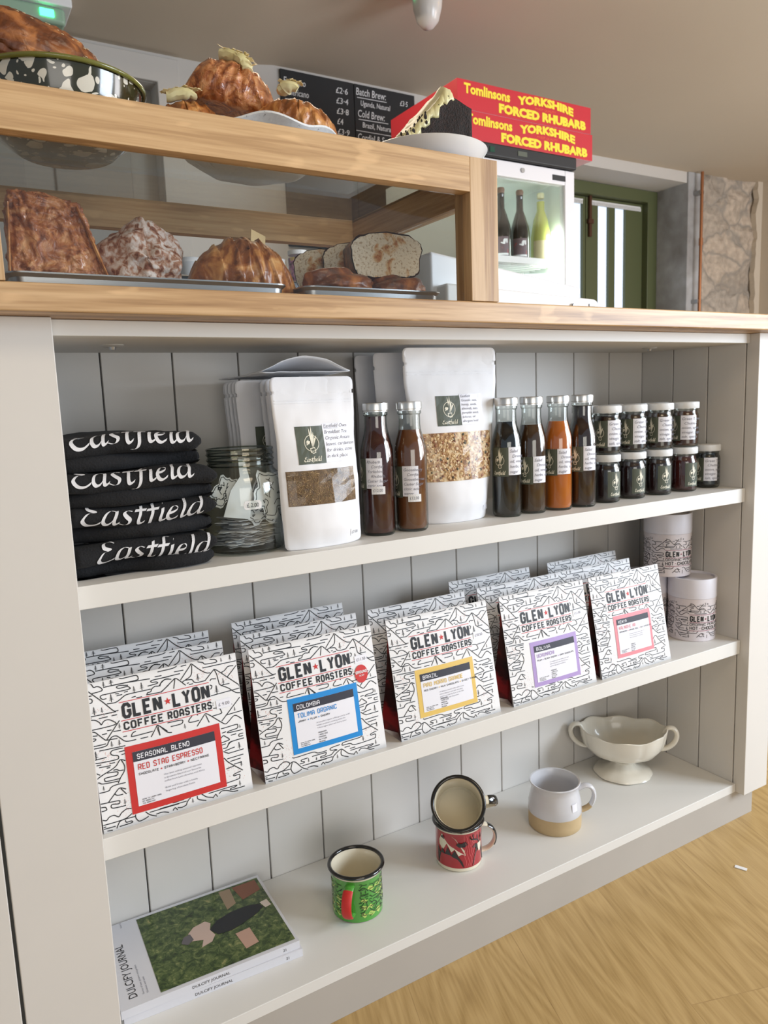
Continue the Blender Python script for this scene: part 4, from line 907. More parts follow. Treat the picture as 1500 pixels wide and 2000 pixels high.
def make_bag(front):
    t = thing('coffee_bag', (0, 0, Z2), 0)
    V, F, NU, NV, n1 = _bv
    mk('bag', V, F, M['bagpaper'], t, True)
    for sx in (0, NU):                       # pleated side gusset, folded inwards
        G_V = []; G_F = []; x = 0 if sx == 0 else BW; sg = 1 if sx == 0 else -1
        for j in range(NV + 1):
            a = Vector(V[j * (NU + 1) + sx]); b = Vector(V[n1 + j * (NU + 1) + sx]); m_ = (a + b) / 2 + Vector((sg * .012 * min(1, (b - a).length / .03), 0, 0))
            G_V += [a + (b - a) * .02, a.lerp(m_, .22), m_, b.lerp(m_, .22), b]
        for j in range(NV):
            for k in range(1, 4): q = j * 5 + k; G_F.append((q, q + 1, q + 6, q + 5))
        mk('side_gusset', G_V, G_F, M['gusset'], t); G_F = []
        for j in range(NV):
            q = j * 5; G_F.append((q, q + 1, q + 6, q + 5))
        mk('gusset_edge', G_V, G_F, M['bagpaper'], t)
    g = G(); pattern(g); lg = None
    clipz = (.0005, BW - .0005, .0008, BH - .0008)
    if front is not None:                    # leave clear the logo field and the label
        lx, ly, lw, lh = front
        def keep(F_): 
            c = [(sum(g.V[i][0] for i in F_) / len(F_)), (sum(g.V[i][1] for i in F_) / len(F_))]
            return not (.033 < c[0] < .1455 and .1105 < c[1] < .1475) and not (lx - .0005 < c[0] < lx + lw + .0005 and ly < c[1] < ly + lh)
        g.F = [f for f in g.F if keep(f)]
    else: g.F = [f for f in g.F if not (.033 < sum(g.V[i][0] for i in f) / len(f) < .1455 and .1105 < sum(g.V[i][1] for i in f) / len(f) < .1475)]
    g.build('printed_pattern', M['ink'], t, lambda u, v: bfront(u, v, .0003), 'black line drawing of hills, pines and rivers', clip=clipz)
    pk = G(); rnd = random.Random(2)
    for cx, cy, s in ((.018, .14, .02), (.135, .158, .014), (.165, .15, .014), (.03, .03, .016), (.16, .03, .018), (.012, .085, .014)):
        for k in range(46):
            u, v = cx + rnd.gauss(0, s * .45), cy + rnd.gauss(0, s * .45)
            if .002 < u < BW - .002 and .002 < v < BH - .002 and not (.033 < u < .1455 and .11 < v < .148): pk.rib([(u, v), (u + .0009, v + .0003)], .0004)
    pk.build('stipple_print', mat('dusty_pink_stipple', sr(206, 150, 140), .6), t, lambda u, v: bfront(u, v, .00015), 'faint pink stippling')
    lg = G(); lg.block('GLEN', .0365, .1262, .0185, .0475, .25, .3); lg.block('LYON', .0965, .1262, .0185, .0475, .25, .3); lg.block('COFFEE', .0365, .1130, .0098, .047, .24, .5); lg.block('ROASTERS', .0885, .1130, .0098, .056, .24, .5)
    lo = lg.build('brand_name', M['ink'], t, lambda u, v: bfront(u, v, .0004), 'black block lettering'); rl = G()
    for v in (.1462, .1245, .1115): rl.rib([(.0345, v), (.1445, v)], .0008, .01)
    rl.star(.0908, .1355, .0045); rl.build('red_rules', M['red'], lo, lambda u, v: bfront(u, v, .0004), 'red lines and a red star')
    return t
def add_label(t, lx, ly, lw, lh, colm, head, title, notes, body, price, rows):
    k = lw / .106; f = lambda d: (lambda u, v: bfront(lx + u * k, ly + v * k, d)); H = lh / k
    a = G(); 
    for j in range(8): a.rect(0, H * j / 8, .106, H * (j + 1) / 8, 10)
    bo = a.build('label', colm, t, f(.0005), 'coloured border label'); w = G(); b = .0072
    for j in range(6): w.rect(b, b + (H - 2 * b) * j / 6, .106 - b, b + (H - 2 * b) * (j + 1) / 6, 10)
    wo = w.build('label_panel', M['lab'], bo, f(.0008)); hd = G(); hd.rect(b, H - b - .0108, .106 - b, H - b, 10); hd.build('header_band', M['charcoal'], bo, f(.0010))
    x = G(); x.block(head, b + .0042, H - b - .0085, .0058, len(head) * .0039 + .003, .17, .5); x.build('heading', M['lab'], bo, f(.0013))
    x = G(); x.block(title, b + .0042, H - b - .0205, .0066, len(title) * .0042, .15, .55); x.build('title', colm, bo, f(.0013))
    x = G(); nx_ = b + .0042
    for i, nn in enumerate(notes): wd = len(nn) * .00235; x.block(nn, nx_, H - b - .0262, .0027, wd, .2, .55); nx_ += wd + .0062
    x.build('tasting_notes', M['ink'], bo, f(.0013)); x = G()
    for i, ln in enumerate(rows): x.block(ln, .0385, .0205 - i * .0032, .0018, len(ln) * .0015, .2, .5)
    if rows: x.build('detail_headings', M['ink'], bo, f(.0013)); x = G()
    for i, ln in enumerate(('SCAN TO LEARN MORE', 'OR ORDER AT', 'THE ROASTERY')): x.block(ln, b + .0045, b + .0058 - i * .0023, .0014, len(ln) * .00115, .2, .5)
    x.build('footer_print', M['ink'], bo, f(.0013))
    x = G()
    for i, ln in enumerate(body): x.text(ln, .0375, H - b - .033 - i * .0037, .0019, min(.055, len(ln) * .00125))
    x.build('small_print', M['pen'], bo, f(.0013)); x = G(); nx_ = b + .0042
    for i, nn in enumerate(notes[:-1]): nx_ += len(nn) * .00235; x.star(nx_ + .0031, H - b - .0249, .0013); nx_ += .0062
    x.build('note_stars', colm, bo, f(.0013))
    if price:
        tx, ty, s = price; q = G(); q.rect(tx, ty, tx + .020, ty + .0105, 3); po = q.build('price_sticker', M['lab'], t, lambda u, v: bfront(u, v, .0007)); q = G(); q.text(s, tx + .003, ty + .003, .0042, .0145); q.build('price', M['pen'], po, lambda u, v: bfront(u, v, .001))
BAGG = 'patterned coffee bags standing on the middle shelf'
ORG = ('PRODUCER', 'VARIETIES', 'PROCESS', 'ALTITUDE', 'REGION')
specs = [(.0055, (.0340, .0125, .1165, .081), 'red', 'SEASONAL BLEND', 'RED STAG ESPRESSO', ('CHOCOLATE', 'STRAWBERRY', 'NECTARINE'), ('Our best selling seasonal espresso', 'a dynamite blend of our favourite', 'coffee from Latin America and Africa', '', 'Bold and fruity with a lovely', 'lingering chocolate finish'), (.150, .111, '£ 9.00'), (), 'coffee bag with red bordered label at the left end of middle shelf, priced £ 9.00'),
 (.2070, (.0431, .0265, .1055, .0745), 'blue', 'COLOMBIA', 'TOLIMA ORGANIC', ('JAMMY', 'PLUM', 'CHERRY'), ('A beautiful organic coffee grown by small', 'holder producers working within the', 'Tolima region: plum and cherry notes'), (.151, .126, '£11.50'), ORG, 'coffee bag with blue bordered label and round red ground sticker'),
 (.4165, (.0361, .0255, .1055, .0708), 'yellow', 'BRAZIL', 'PIAO MORRO GRANDE', ('RED CHERRY', 'MILK CHOCOLATE', 'SWEET FINISH'), ('A delicate natural coffee with sweet', 'cherry flavours and milk chocolate', 'grown on a family farm in the hills', 'by a small group of growers'), (.150, .121, '£10.50'), ORG, 'coffee bag with mustard yellow bordered label, in the middle of the front row'),
 (.6270, (.0469, .0207, .1025, .0733), 'purple', 'BOLIVIA', 'UCHUMACHI', ('PLUM', 'BLACK CHERRY', 'DARK CHOCOLATE'), ('A complex and rich coffee with dark', 'chocolate and ripe fruit flavours', 'grown high up by small farms'), (.150, .118, '£11.00'), ORG, 'coffee bag with lilac bordered label, second from right in the front row'),
 (.8245, (.0441, .028, .0967, .0740), 'pink', 'KENYA', 'KALINDWE AA', ('CRANBERRY', 'ORANGE PEEL', 'MILK CHOCOLATE'), ('A bright and juicy coffee with red', 'fruit notes and a sweet finish', 'washed and dried on raised beds'), None, ORG, 'coffee bag with salmon pink bordered label, nearest the cardboard tubes')]
proto = None
for x0, L_, cm, hd, ti, no, bo_, pr_, rw, lab in specs:
    t = make_bag(L_); place(t, (x0, .0285, Z2 + .0002), 0, lab, BAGG); t['category'] = 'coffee bag'
    add_label(t, *L_, M[cm], hd, ti, no, bo_, pr_, rw)
    if cm == 'blue':
        g = G(); g.poly([(.1585 + .0105 * cos(k * pi / 14), .111 + .0125 * sin(k * pi / 14)) for k in range(28)]); s_ = g.build('round_sticker', M['red'], t, lambda u, v: bfront(u, v, .0011), 'round red sticker'); g = G(); g.block('GROUND', .1493, .1115, .0042, .0185, .25, .4); g.block('FILTER', .1545, .1075, .0022, .008, .2, .4); g.build('sticker_text', M['white'], s_, lambda u, v: bfront(u, v, .0014))
    if cm == 'pink': t.scale = (.965, 1, 1)
back = make_bag(None)
bl = [(.0075, .094, -1.5, 'middle bag of three behind the red labelled coffee bag'), (.0065, .158, -3, 'rearmost bag of three behind the red labelled coffee bag'),
 (.2195, .094, 0, 'bag standing directly behind the blue labelled coffee bag'), (.2310, .160, 0, 'rearmost bag of three behind the blue labelled coffee bag'),
 (.4240, .094, 0, 'bag standing directly behind the yellow labelled coffee bag'), (.6340, .094, 0, 'bag standing directly behind the lilac labelled coffee bag'), (.6240, .160, 0, 'rear bag with part of its name showing behind the lilac labelled bag'),
 (.8200, .096, 0, 'bag standing directly behind the pink labelled coffee bag'), (.8550, .162, 0, 'rearmost bag behind the pink labelled coffee bag, near the corner')]
for i, (x, y, rz, lab) in enumerate(bl):
    c = back if i == 0 else copy_tree(back); place(c, (x, y, Z2 + .0002), R(rz), 'unlabelled patterned coffee ' + lab, BAGG); c['category'] = 'coffee bag'
# ================================================================ hot chocolate tubes
def tube_(x, y, z, label, rz):
    t = thing('cardboard_tube', (x, y, z), 0, label, 'drinks tube', 'hot chocolate tubes in the corner'); r = .0450; H_ = .1235; ang = toward(x, y)
    B().lathe([(.0001, .0), (r - .001, .0), (r, .001), (r, .0845), (.0001, .0845)], 56).build('body', M['tin'], t, True)
    B().lathe([(.0001, .119), (r - .0042, .119), (r - .0042, H_ - .0005), (r - .003, H_ + .0002), (r + .0002, H_), (r + .0007, H_ - .001), (r + .0007, .085), (r, .0848), (.0001, .0848)], 56).build('lid', M['tinlid'], t, True)
    f = cylmap(r, ang + rz, 0, .0004); g = G(); k = .064 / BH * 1.0
    g = pattern_cols(.0010, .82, 2, -.022)
    g.F = [F_ for F_ in g.F if .008 < sum(g.V[i][1] for i in F_) / len(F_) < .077 and abs(g.V[F_[0]][0]) < .138 and not (-.006 < sum(g.V[i][0] for i in F_) / len(F_) < .068 and .0205 < sum(g.V[i][1] for i in F_) / len(F_) < .0555)]
    g.build('printed_pattern', M['ink'], t, f, 'black line drawing of hills'); x = G()
    x.block('GLEN', -.003, .0400, .0118, .026, .23, .3); x.block('LYON', .0315, .0400, .0118, .026, .23, .3); x.block('ORGANIC', -.003, .0322, .0052, .031, .17, .4); x.block('PERUVIAN', .0315, .0322, .0052, .0345, .17, .4); x.block('HOT', -.003, .0238, .0068, .0155, .19, .4); x.block('CHOCOLATE', .0195, .0238, .0068, .0465, .19, .4)
    a = x.build('brand_name', M['ink'], t, f, 'black block lettering'); x = G()
    for v in (.0538, .0385, .0220): x.rib([(-.004, v), (.067, v)], .0008, .004)
    x.star(.0273, .0455, .0022); x.star(.0160, .0272, .0012); x.build('rules', mat('plum_rules', sr(150, 60, 84), .5), a, f, 'plum coloured lines'); return t
tube_(1.1480, .0960, Z2 + .0002, 'white cardboard hot chocolate tube with its lid uncovered, at front of corner stack', 0)
tube_(1.1020, .1750, Z2 + .0002, 'white cardboard hot chocolate tube mostly hidden behind pink labelled bag, supporting another', -.35)
tube_(1.1270, .1400, Z2 + .1245, 'white cardboard hot chocolate tube balanced on top of two others below the shelf', 0)
# ================================================================ bottom shelf
def mug_handle(r, z0, z1, out, w, th, n=16, sq=.9):
    P = []
    for k in range(n + 1): a = -pi / 2 + pi * k / n; P.append((r - .001 + out * max(0, cos(a)) ** sq, 0, (z0 + z1) / 2 + (z1 - z0) / 2 * sin(a)))
    return P
def enamel_mug(name, x, y, z, rz, label, body, colour_fn):
    t = thing(name, (x, y, z), rz, label, 'mug'); r = .0392; H_ = .0755
    B().lathe([(.0001, .0022), (r - .005, .0022), (r - .004, .0), (r - .001, .001), (r, .004), (r, H_ - .012), (r + .0018, H_ - .006), (r + .0035, H_), (r + .0015, H_), (r - .0006, H_ - .006), (r - .0022, H_ - .012), (r - .0022, .008), (r - .006, .0045), (.0001, .0042)], 56).build('body', M['enamel'], t, True)
    B().open_lathe([(r + .0003, .0075 if body is M['redmug'] else .0012), (r + .0003, H_ - .0125), (r + .0021, H_ - .006)], 56).build('printed_sleeve', body, t, True)
    tr = []; n = 12
    for k in range(n + 1): a = 2 * pi * k / n; tr.append((r + .0026 + .0031 * cos(a), H_ + .0002 + .0029 * sin(a)))
    B().open_lathe(tr, 56).build('rim', M['black'], t, True); colour_fn(t, r); return t
def green_fn(t, r):
    f = lambda d: cylmap(r, 0, 0, d); g = G(); lm = G()
    g = pattern_cols(.0009, .80, 2, -.030)
    g.F = [F_ for F_ in g.F if abs(sum(g.V[i][0] for i in F_) / len(F_)) < .121 and not abs(sum(g.V[i][0] for i in F_) / len(F_)) < .014 and .009 < sum(g.V[i][1] for i in F_) / len(F_) < .064]
    g.build('printed_pattern', M['ink'], t, f(.0009), 'black line drawing'); rnd = random.Random(4)
    for k in range(46):
        cx = (-1, 1)[k % 2] * (.020 + (k // 2 % 8) * .0125 + rnd.uniform(0, .004)); cy = .012 + (k // 2 * 7 % 9) * .006; w = rnd.uniform(.005, .010); h = rnd.uniform(.0022, .0044); lm.poly([(cx + w * cos(a * pi / 6), cy + h * sin(a * pi / 6) + .002 * cos(a * 1.7)) for a in range(12)])
    lm.build('lime_fields', M['lime'], t, f(.0006), 'lime green patches')
    P = mug_handle(r, .016, .062, .024, 0, 0); B().tube(P, .0074, 12, .36, 1., (0, 1, 0)).build('handle', M['greenmug'], t, True)
    B().tube([(p[0] + .0012, p[1], p[2]) for p in P[3:15]], .0078, 12, .36, 1., (0, 1, 0)).build('handle_grip', M['red'], t, True)['label'] = 'red strip along the handle'
enamel_mug('enamel_mug', .3801, .1195, Z3 + .0002, toward(.38, .1195) - .28, 'green patterned enamel mug with black rim and red handle strip, left on bottom shelf', M['greenmug'], green_fn)
def red_fn(t, r):
    f = lambda d: cylmap(r, 0, 0, d); c = -.069         # picture faces the room; the handle sits at u = 0
    def T(P, k=1.): return [(c + a * k, b) for a, b in P]
    g = G(); g.poly(T([(-.036, .052), (-.030, .064), (-.014, .066), (-.004, .060), (.002, .050), (.010, .040), (.012, .030), (.006, .034), (.0, .030), (-.006, .042), (-.012, .036), (-.020, .050), (-.028, .036), (-.036, .044)]))
    g.build('snowy_peak', M['enamel'], t, f(.0009), 'cream mountain tops'); b = G()
    b.poly(T([(-.040, .009), (-.040, .040), (-.034, .030), (-.028, .040), (-.024, .030), (-.018, .044), (-.012, .030), (-.006, .040), (.0, .028), (.006, .020), (.009, .009)]))
    b.poly(T([(-.004, .050), (.0, .054), (.006, .053), (.012, .056), (.016, .050), (.010, .046), (.001, .046)])); b.poly(T([(.024, .009), (.028, .026), (.032, .040), (.036, .044), (.046, .042), (.050, .030), (.054, .009)]))
    b.poly(T([(.024, .043), (.031, .048), (.036, .044), (.031, .040)])); b.poly(T([(-.030, .062), (-.026, .062), (-.024, .056), (-.032, .058)]))
    for s_ in (-1, 1):
        for P in ([(0, .046), (s_ * .005, .053), (s_ * .012, .056), (s_ * .014, .066)], [(s_ * .008, .055), (s_ * .018, .058), (s_ * .020, .064)], [(s_ * .004, .052), (s_ * .004, .061)]): b.rib(catmull([(c + .040 + a_, b_) for a_, b_ in P], 4), .0018)
    b.build('stag_silhouette', M['black'], t, f(.0012), 'black stag and pine silhouettes'); w = G(); w.poly(T([(.035, .046), (.045, .046), (.045, .038), (.042, .031), (.038, .031), (.036, .038)]))
    w.build('stag_face', M['enamel'], t, f(.0014)); l_ = G(); rnd = random.Random(7)
    for k in range(6):
        P = [(c + .010 + k * .004, .066)]
        for j in range(7): P.append((P[-1][0] + .003 * sin(j * 1.7 + k * .5), P[-1][1] - .008))
        l_.rib(catmull([(a_, max(.010, b_)) for a_, b_ in P], 4), .0005)
    for k in range(4): l_.rib([(c + .040 + (.006 + .0035 * k) * cos(a_ * .3), .056 + (.003 + .002 * k) * sin(a_ * .3)) for a_ in range(22)], .0004)
    l_.build('contour_lines', mat('pale_red_lines', sr(226, 120, 120), .4), t, f(.001))
    P = mug_handle(r, .014, .062, .025, 0, 0); B().tube(P, .0068, 12, .36, 1., (0, 1, 0)).build('handle', M['enamel'], t, True)
    B().tube([(p[0] + .0012, p[1], p[2]) for p in P[5:15]], .0072, 12, .36, 1., (0, 1, 0)).build('handle_grip', M['black'], t, True)['label'] = 'black strip along the handle'
a_ = toward(.5895, .1261)
m1 = enamel_mug('enamel_mug', .5860, .1300, Z3 + .0002, a_ + 1.75, 'red enamel mug with stag and mountain print, standing under a tilted mug', M['redmug'], red_fn); m1['group'] = 'stacked enamel mugs'
m2 = enamel_mug('enamel_mug', .5830, .1330, Z3 + .094, a_ + 1.9, 'enamel mug lying tilted on the red mug, cream inside facing forward', M['black'], red_fn); m2['group'] = 'stacked enamel mugs'
q = Vector((0, 0, 1)).rotation_difference(Vector((-.4614, -.6388, .6157)))
m2.rotation_mode = 'QUATERNION'; m2.rotation_quaternion = q @ Matrix.Rotation(a_ + 1.75, 3, 'Z').to_quaternion()
ax = (m2.rotation_quaternion @ Vector((0, 0, 1))); m2.location = Vector((.5511, .080, .1560)) - ax * .0758
# cream stoneware mug
t = thing('stoneware_mug', (.7985, .1185, Z3 + .0002), toward(.7985, .1185) + 1.75, 'pale glazed stoneware mug with bare sandy base and price sticker', 'mug')
prof = [(.0001, 0), (.046, 0), (.0478, .002), (.0482, .012), (.0480, .030)]
B().lathe(prof[:-1] + [(.0480, .030), (.0001, .030)], 56).build('bare_base', M['grog'], t, True)
B().lathe([(.0001, .029), (.0480, .029), (.0488, .0305), (.0480, .045), (.0450, .060), (.0425, .070), (.0425, .077), (.0448, .0825), (.0462, .0845), (.0455, .0865), (.0430, .0855), (.0400, .077), (.0398, .070), (.0440, .045), (.0445, .034), (.040, .031), (.0001, .031)], 56).build('glazed_body', M['glaze'], t, True)
P = [(.043, 0, .068), (.055, 0, .074), (.066, 0, .071), (.0715, 0, .060), (.0705, 0, .046), (.064, 0, .034), (.0545, 0, .028), (.047, 0, .026)]; P = catmull(P, 4)
B().tube(P[:20], .0065, 12, .62, 1.15, (0, 1, 0)).build('handle', M['glaze'], t, True); B().tube(P[19:], .0065, 12, .62, 1.15, (0, 1, 0)).build('handle_tail', M['grog'], t, True)['label'] = 'unglazed foot of the handle'
g = G(); g.rect(0, 0, .012, .014, 4); g.build('price_sticker', M['lab'], t, lambda u, v: ((.0478 - v * .10 + .0008) * cos(-1.05 + u / .047), (.0478 - v * .10 + .0008) * sin(-1.05 + u / .047), .044 + v))
# footed bowl
t = thing('footed_bowl', (1.049, .180, Z3 + .0002), R(-42), 'ivory oval footed bowl with scalloped rim and two scroll handles', 'bowl')
def lob(sx, amp, wav):
    def fx(p, a):
        r = math.hypot(p[0], p[1]); k = 1 + amp * abs(cos(4 * a)) ** .6 * min(1, p[2] / .05 if wav else 1)
        return (p[0] * k * sx, p[1] * k * (.92 if wav else 1), p[2] + (.0018 * cos(8 * a) + .004 * cos(2 * a) if wav and p[2] > .09 else 0))
    return fx
B().lathe([(.0001, .030), (.020, .030), (.034, .034), (.055, .046), (.0675, .064), (.0715, .082), (.0735, .095), (.0722, .0965), (.0700, .095), (.0675, .082), (.063, .064), (.050, .049), (.03, .038), (.0001, .036)], 96, fx=lob(1.16, .035, True)).build('basin', M['ivory'], t, True)
B().lathe([(.0001, .0), (.054, .0), (.0575, .003), (.054, .008), (.040, .012), (.026, .018), (.021, .025), (.026, .0305), (.0001, .0305)], 72, fx=lambda p, a: (p[0] * (1 + .04 * abs(cos(4 * a))), p[1] * (1 + .04 * abs(cos(4 * a))), p[2])).build('foot', M['ivory'], t, True)
for s in (-1, 1):
    P = catmull([(s * .080, 0, .090), (s * .088, 0, .101), (s * .100, 0, .100), (s * .106, 0, .088), (s * .102, 0, .072), (s * .090, 0, .060), (s * .077, 0, .055), (s * .066, 0, .056)], 5)
    B().tube(P, [.0042 + .0018 * sin(pi * i / len(P)) for i in range(len(P))], 12, .85, 1.3, (0, 1, 0)).build('handle', M['ivory'], t, True)
# journals
def photo_mat():
    m, N, L, P = nt('garden_photo'); tc = N.new('ShaderNodeTexCoord'); n = N.new('ShaderNodeTexNoise'); n.inputs['Scale'].default_value = 85; n.inputs['Detail'].default_value = 10; n.inputs['Roughness'].default_value = .75; n.inputs['Distortion'].default_value = .6; L.new(tc.outputs['Object'], n.inputs[0])
    c = ramp(N, L, n.outputs['Fac'], [(.3, sr(14, 22, 10)), (.46, sr(52, 72, 34)), (.58, sr(98, 112, 64)), (.66, sr(150, 148, 96)), (.74, sr(176, 118, 84)), (.82, sr(204, 196, 176))]); L.new(c, P.inputs['Base Color']); P.inputs['Roughness'].default_value = .25; return m
PH = photo_mat()
def journal(z, rz, x, y, label, cover):
    t = thing('journal', (x, y, z), R(rz), label, 'magazine', 'journals lying on the bottom shelf'); JW, JD, JH = .247, .178, .0118
    B().box(.0008, JW - .001, .0012, JD - .001, .0006, JH - .0006).build('pages', M['paper'], t); b = B(); b.box(0, JW, 0, JD, JH - .0006, JH); b.box(0, JW, 0, JD, 0, .0006); b.box(0, JW, 0, .0010, .0006, JH - .0006); b.build('cover', mat('journal_cover', (.66, .66, .7, 1), .35), t)
    sp_ = G(); sp_.text('DULCIFY JOURNAL', .092, .0038, .0042, .052); sp_.text('21', .222, .0038, .0042); sp_.build('spine_title', M['ink'], t, lambda u, v: (u, -.0003, v))
    if cover:
        g = G(); g.rect(.052, .006, .243, .172, 1); ph = g.build('cover_photograph', PH, t, lambda u, v: (u, v, JH + .0003), 'green garden photograph with a person in dark dungarees')
        def shp(nm, pts, m, d): q = G(); q.poly(pts); q.build(nm, m, ph, lambda u, v: (u, v, JH + d))
        shp('dark_clothing', [(.142, .090), (.156, .104), (.18, .112), (.205, .113), (.224, .108), (.228, .098), (.214, .088), (.19, .078), (.17, .072), (.15, .074)], M['ink'], .0006)
        shp('pale_blouse', [(.112, .098), (.122, .108), (.140, .112), (.147, .104), (.142, .09), (.146, .076), (.138, .064), (.122, .060), (.128, .074), (.112, .080)], mat('printed_blush', sr(196, 172, 160), .3), .0006)
        shp('grey_hair', [(.098, .082), (.104, .094), (.114, .096), (.116, .082), (.106, .075)], mat('printed_grey', sr(96, 92, 96), .3), .0007)
        shp('path', [(.178, .168), (.196, .168), (.194, .128), (.178, .120)], mat('printed_tan', sr(150, 128, 102), .3), .0005); shp('bare_earth', [(.2, .168), (.238, .168), (.238, .14), (.206, .13)], mat('printed_rust', sr(128, 78, 54), .3), .0005)
        shp('crate', [(.172, .062), (.194, .064), (.196, .028), (.176, .024)], mat('printed_wood', sr(186, 150, 132), .3), .0006); shp('trainer', [(.226, .11), (.238, .112), (.24, .096), (.23, .094)], mat('printed_pale', sr(214, 200, 190), .3), .0007)
        g = G(); g.text('DULCIFY JOURNAL', 0, 0, .0115, .112, 0); g.build('title', M['ink'], t, lambda u, v: (.024 - v, .016 + u, JH + .0003)); g = G()
        g.text('Stories of bees, growers and gardens', 0, 0, .0026, .06); g.text('Kindness and taste', 0, -.0052, .0026, .032); g.build('subtitle', M['pen'], t, lambda u, v: (.033 - v, .016 + u, JH + .0003)); g = G(); g.text('Issue 21', 0, 0, .0026, .012); g.build('issue', M['pen'], t, lambda u, v: (.030 - v, .165 + u, JH + .0003))
    return t
journal(Z3 + .0002, -3.2, .0150, .0835, 'lower of two white spined journals, underneath the one with garden cover', False)
journal(Z3 + .0122, -2.0, .0120, .0815, 'upper journal with garden photograph cover and upright black title', True)
# ================================================================ pastries in the case
ZT2 = ZW + .0022                              # tray floor
lift = [.55]
def croissant_mesh(L_, r, bend, ridges, seed, flat=.85, amp=.13, skew=0., slant=0.):
    V = []; F = []; nu, nv = 110, 44
    for i in range(nu + 1):
        s = -1 + 2 * i / nu; e_ = s + skew * (1 - s * s); env = (1 - abs(e_) ** (2.4 + 3 * (skew and e_ > 0))) ** .62 if abs(e_) < 1 else 0; rr0 = r * env
        cx = s * L_ / 2; cy = bend * (s * s - .35)
        for k in range(nv):
            a = 2 * pi * k / nv; st_ = ((s * .5 + .5 + slant * sin(a)) * ridges) % 1; rr = rr0 * (1 + amp * (st_ if s < 0 else 1 - st_) - .05) + .0006; d = 1 + .07 * fbm((s * 3, cos(a), sin(a)), 2.2, seed) + .025 * sin(a * 3 + s * 30)
            x = cx + .004 * sin(a) * (1 if s < 0 else -1); V.append((x, cy + rr * d * cos(a), max(.0, r * .86 * 0 + rr * d * sin(a) * flat + r * flat * .8 * (env * lift[0] + 1 - lift[0]))))
    for i in range(nu):
        for k in range(nv): F.append((i * nv + k, i * nv + (k + 1) % nv, (i + 1) * nv + (k + 1) % nv, (i + 1) * nv + k))
    F += [tuple(range(nv)), tuple(nu * nv + k for k in range(nv))]; return V, F
def pastry(name, loc, rz, label, cat, V, F, m, part='crust', group=None):
    t = thing(name, loc, rz, label, cat, group); o = fixn(mk(part, V, F, m, t, True)); return t
def lump(w, d, h, fn, sub=5):
    V, F = icos(sub); o = []
    for v in V:
        q = v.copy(); p = Vector((q.x * w / 2, q.y * d / 2, q.z * h / 2)); p = fn(p, q); o.append((p.x, p.y, max(0, p.z + h / 2)))
    return o, F
def superq(v, e): return Vector([math.copysign(abs(c) ** e, c) for c in v])
def f1(p, q):
    s = superq(q, .55); s = s / max(1e-6, max(abs(s.x), abs(s.y), abs(s.z))) * .5 + s * .45; wr = .0028 * fbm(q, 5, 1) + .0014 * fbm(q, 13, 2)
    return Vector((s.x * .047 * (1 - .17 * s.z) - .006 * s.z, s.y * .030, s.z * .053 - .006 * s.x * (s.z > 0))) + q * wr * 1.2
t = pastry('pain_au_chocolat', (.0185, .074, ZT2 + .0005), R(-5), 'tall glossy rectangular puff pastry standing at left end of the case', 'pastry', *lump(.09, .05, .106, f1, 6), M['glazed'])
b = B(); V = [];  # laminated edge seams
for dx in (-.043, .040):
    P = [((dx * (1 - .20 * (k / 5 - 1))) - .006 * (k / 5 - 1), -.0285, .012 + .0078 * k) for k in range(11)]; b.tube(P, .0022, 6, 1.6, .8)
b.build('laminated_edge', M['croissant'], t, True)
def f2(p, q):
    a = math.atan2(q.z, q.x); rr = math.hypot(q.x, q.z); tw = .16 * sin(a * 3 + rr * 5 + q.y * 2) + .10 * sin(a * 5 - rr * 7)
    return p * (1 + tw * .55 + .05 * fbm(q, 4, 5)) + Vector((0, 0, -.004 * (q.x > 0)))
pastry('cardamom_bun', (.1190, .084, ZT2), R(-4), 'knotted sugar dusted bun between the glossy pastry and the croissant', 'bun', *lump(.094, .058, .092, f2, 6), M['sugar'], 'dough')
V, F = croissant_mesh(.142, .040, .012, 7, 3, 1.0, .13, 0, .06); pastry('croissant', (.2350, .072, ZT2 + .003), R(-6), 'large ridged croissant standing on the tray, right of the sugared bun', 'croissant', V, F, M['croissant'])
def bunf(sd):
    return lambda p, q: p * (1 + .10 * sin(math.atan2(q.y, q.x) * 2 + math.hypot(q.x, q.y) * 9 + sd) + .07 * fbm(q, 2.5, sd)) + Vector((0, 0, -.3 * p.z * (q.z < 0)))
for i, (x, y, w, d, h, rz, lab, mm) in enumerate(((.357, .050, .098, .056, .044, 5, 'flat dark swirled bun under the banana loaf, left of the two in front', 'crust'), (.450, .054, .092, .056, .040, -12, 'flat dark swirled bun under the banana loaf, right of the two in front', 'crust'), (.325, .175, .06, .05, .028, 20, 'dark sticky bun near the back left of the second tray', 'crust'))):
    V, F = lump(w, d, h, bunf(i * 2 + 1), 5); t = pastry('swirl_bun', (x, y, ZT2 + .0005), R(rz), lab, 'bun', V, F, M[mm], 'dough', 'swirled buns on the second tray'); 
    sw = B(); P = [(w * .42 * (1 - k / 40) * cos(k * .32), d * .40 * (1 - k / 40) * sin(k * .32), h * (.60 + .34 * k / 40)) for k in range(40)]; sw.tube(P, [.0034 + .001 * sin(k) for k in range(40)], 8).build('glazed_swirl', M['glazed'], t, True)
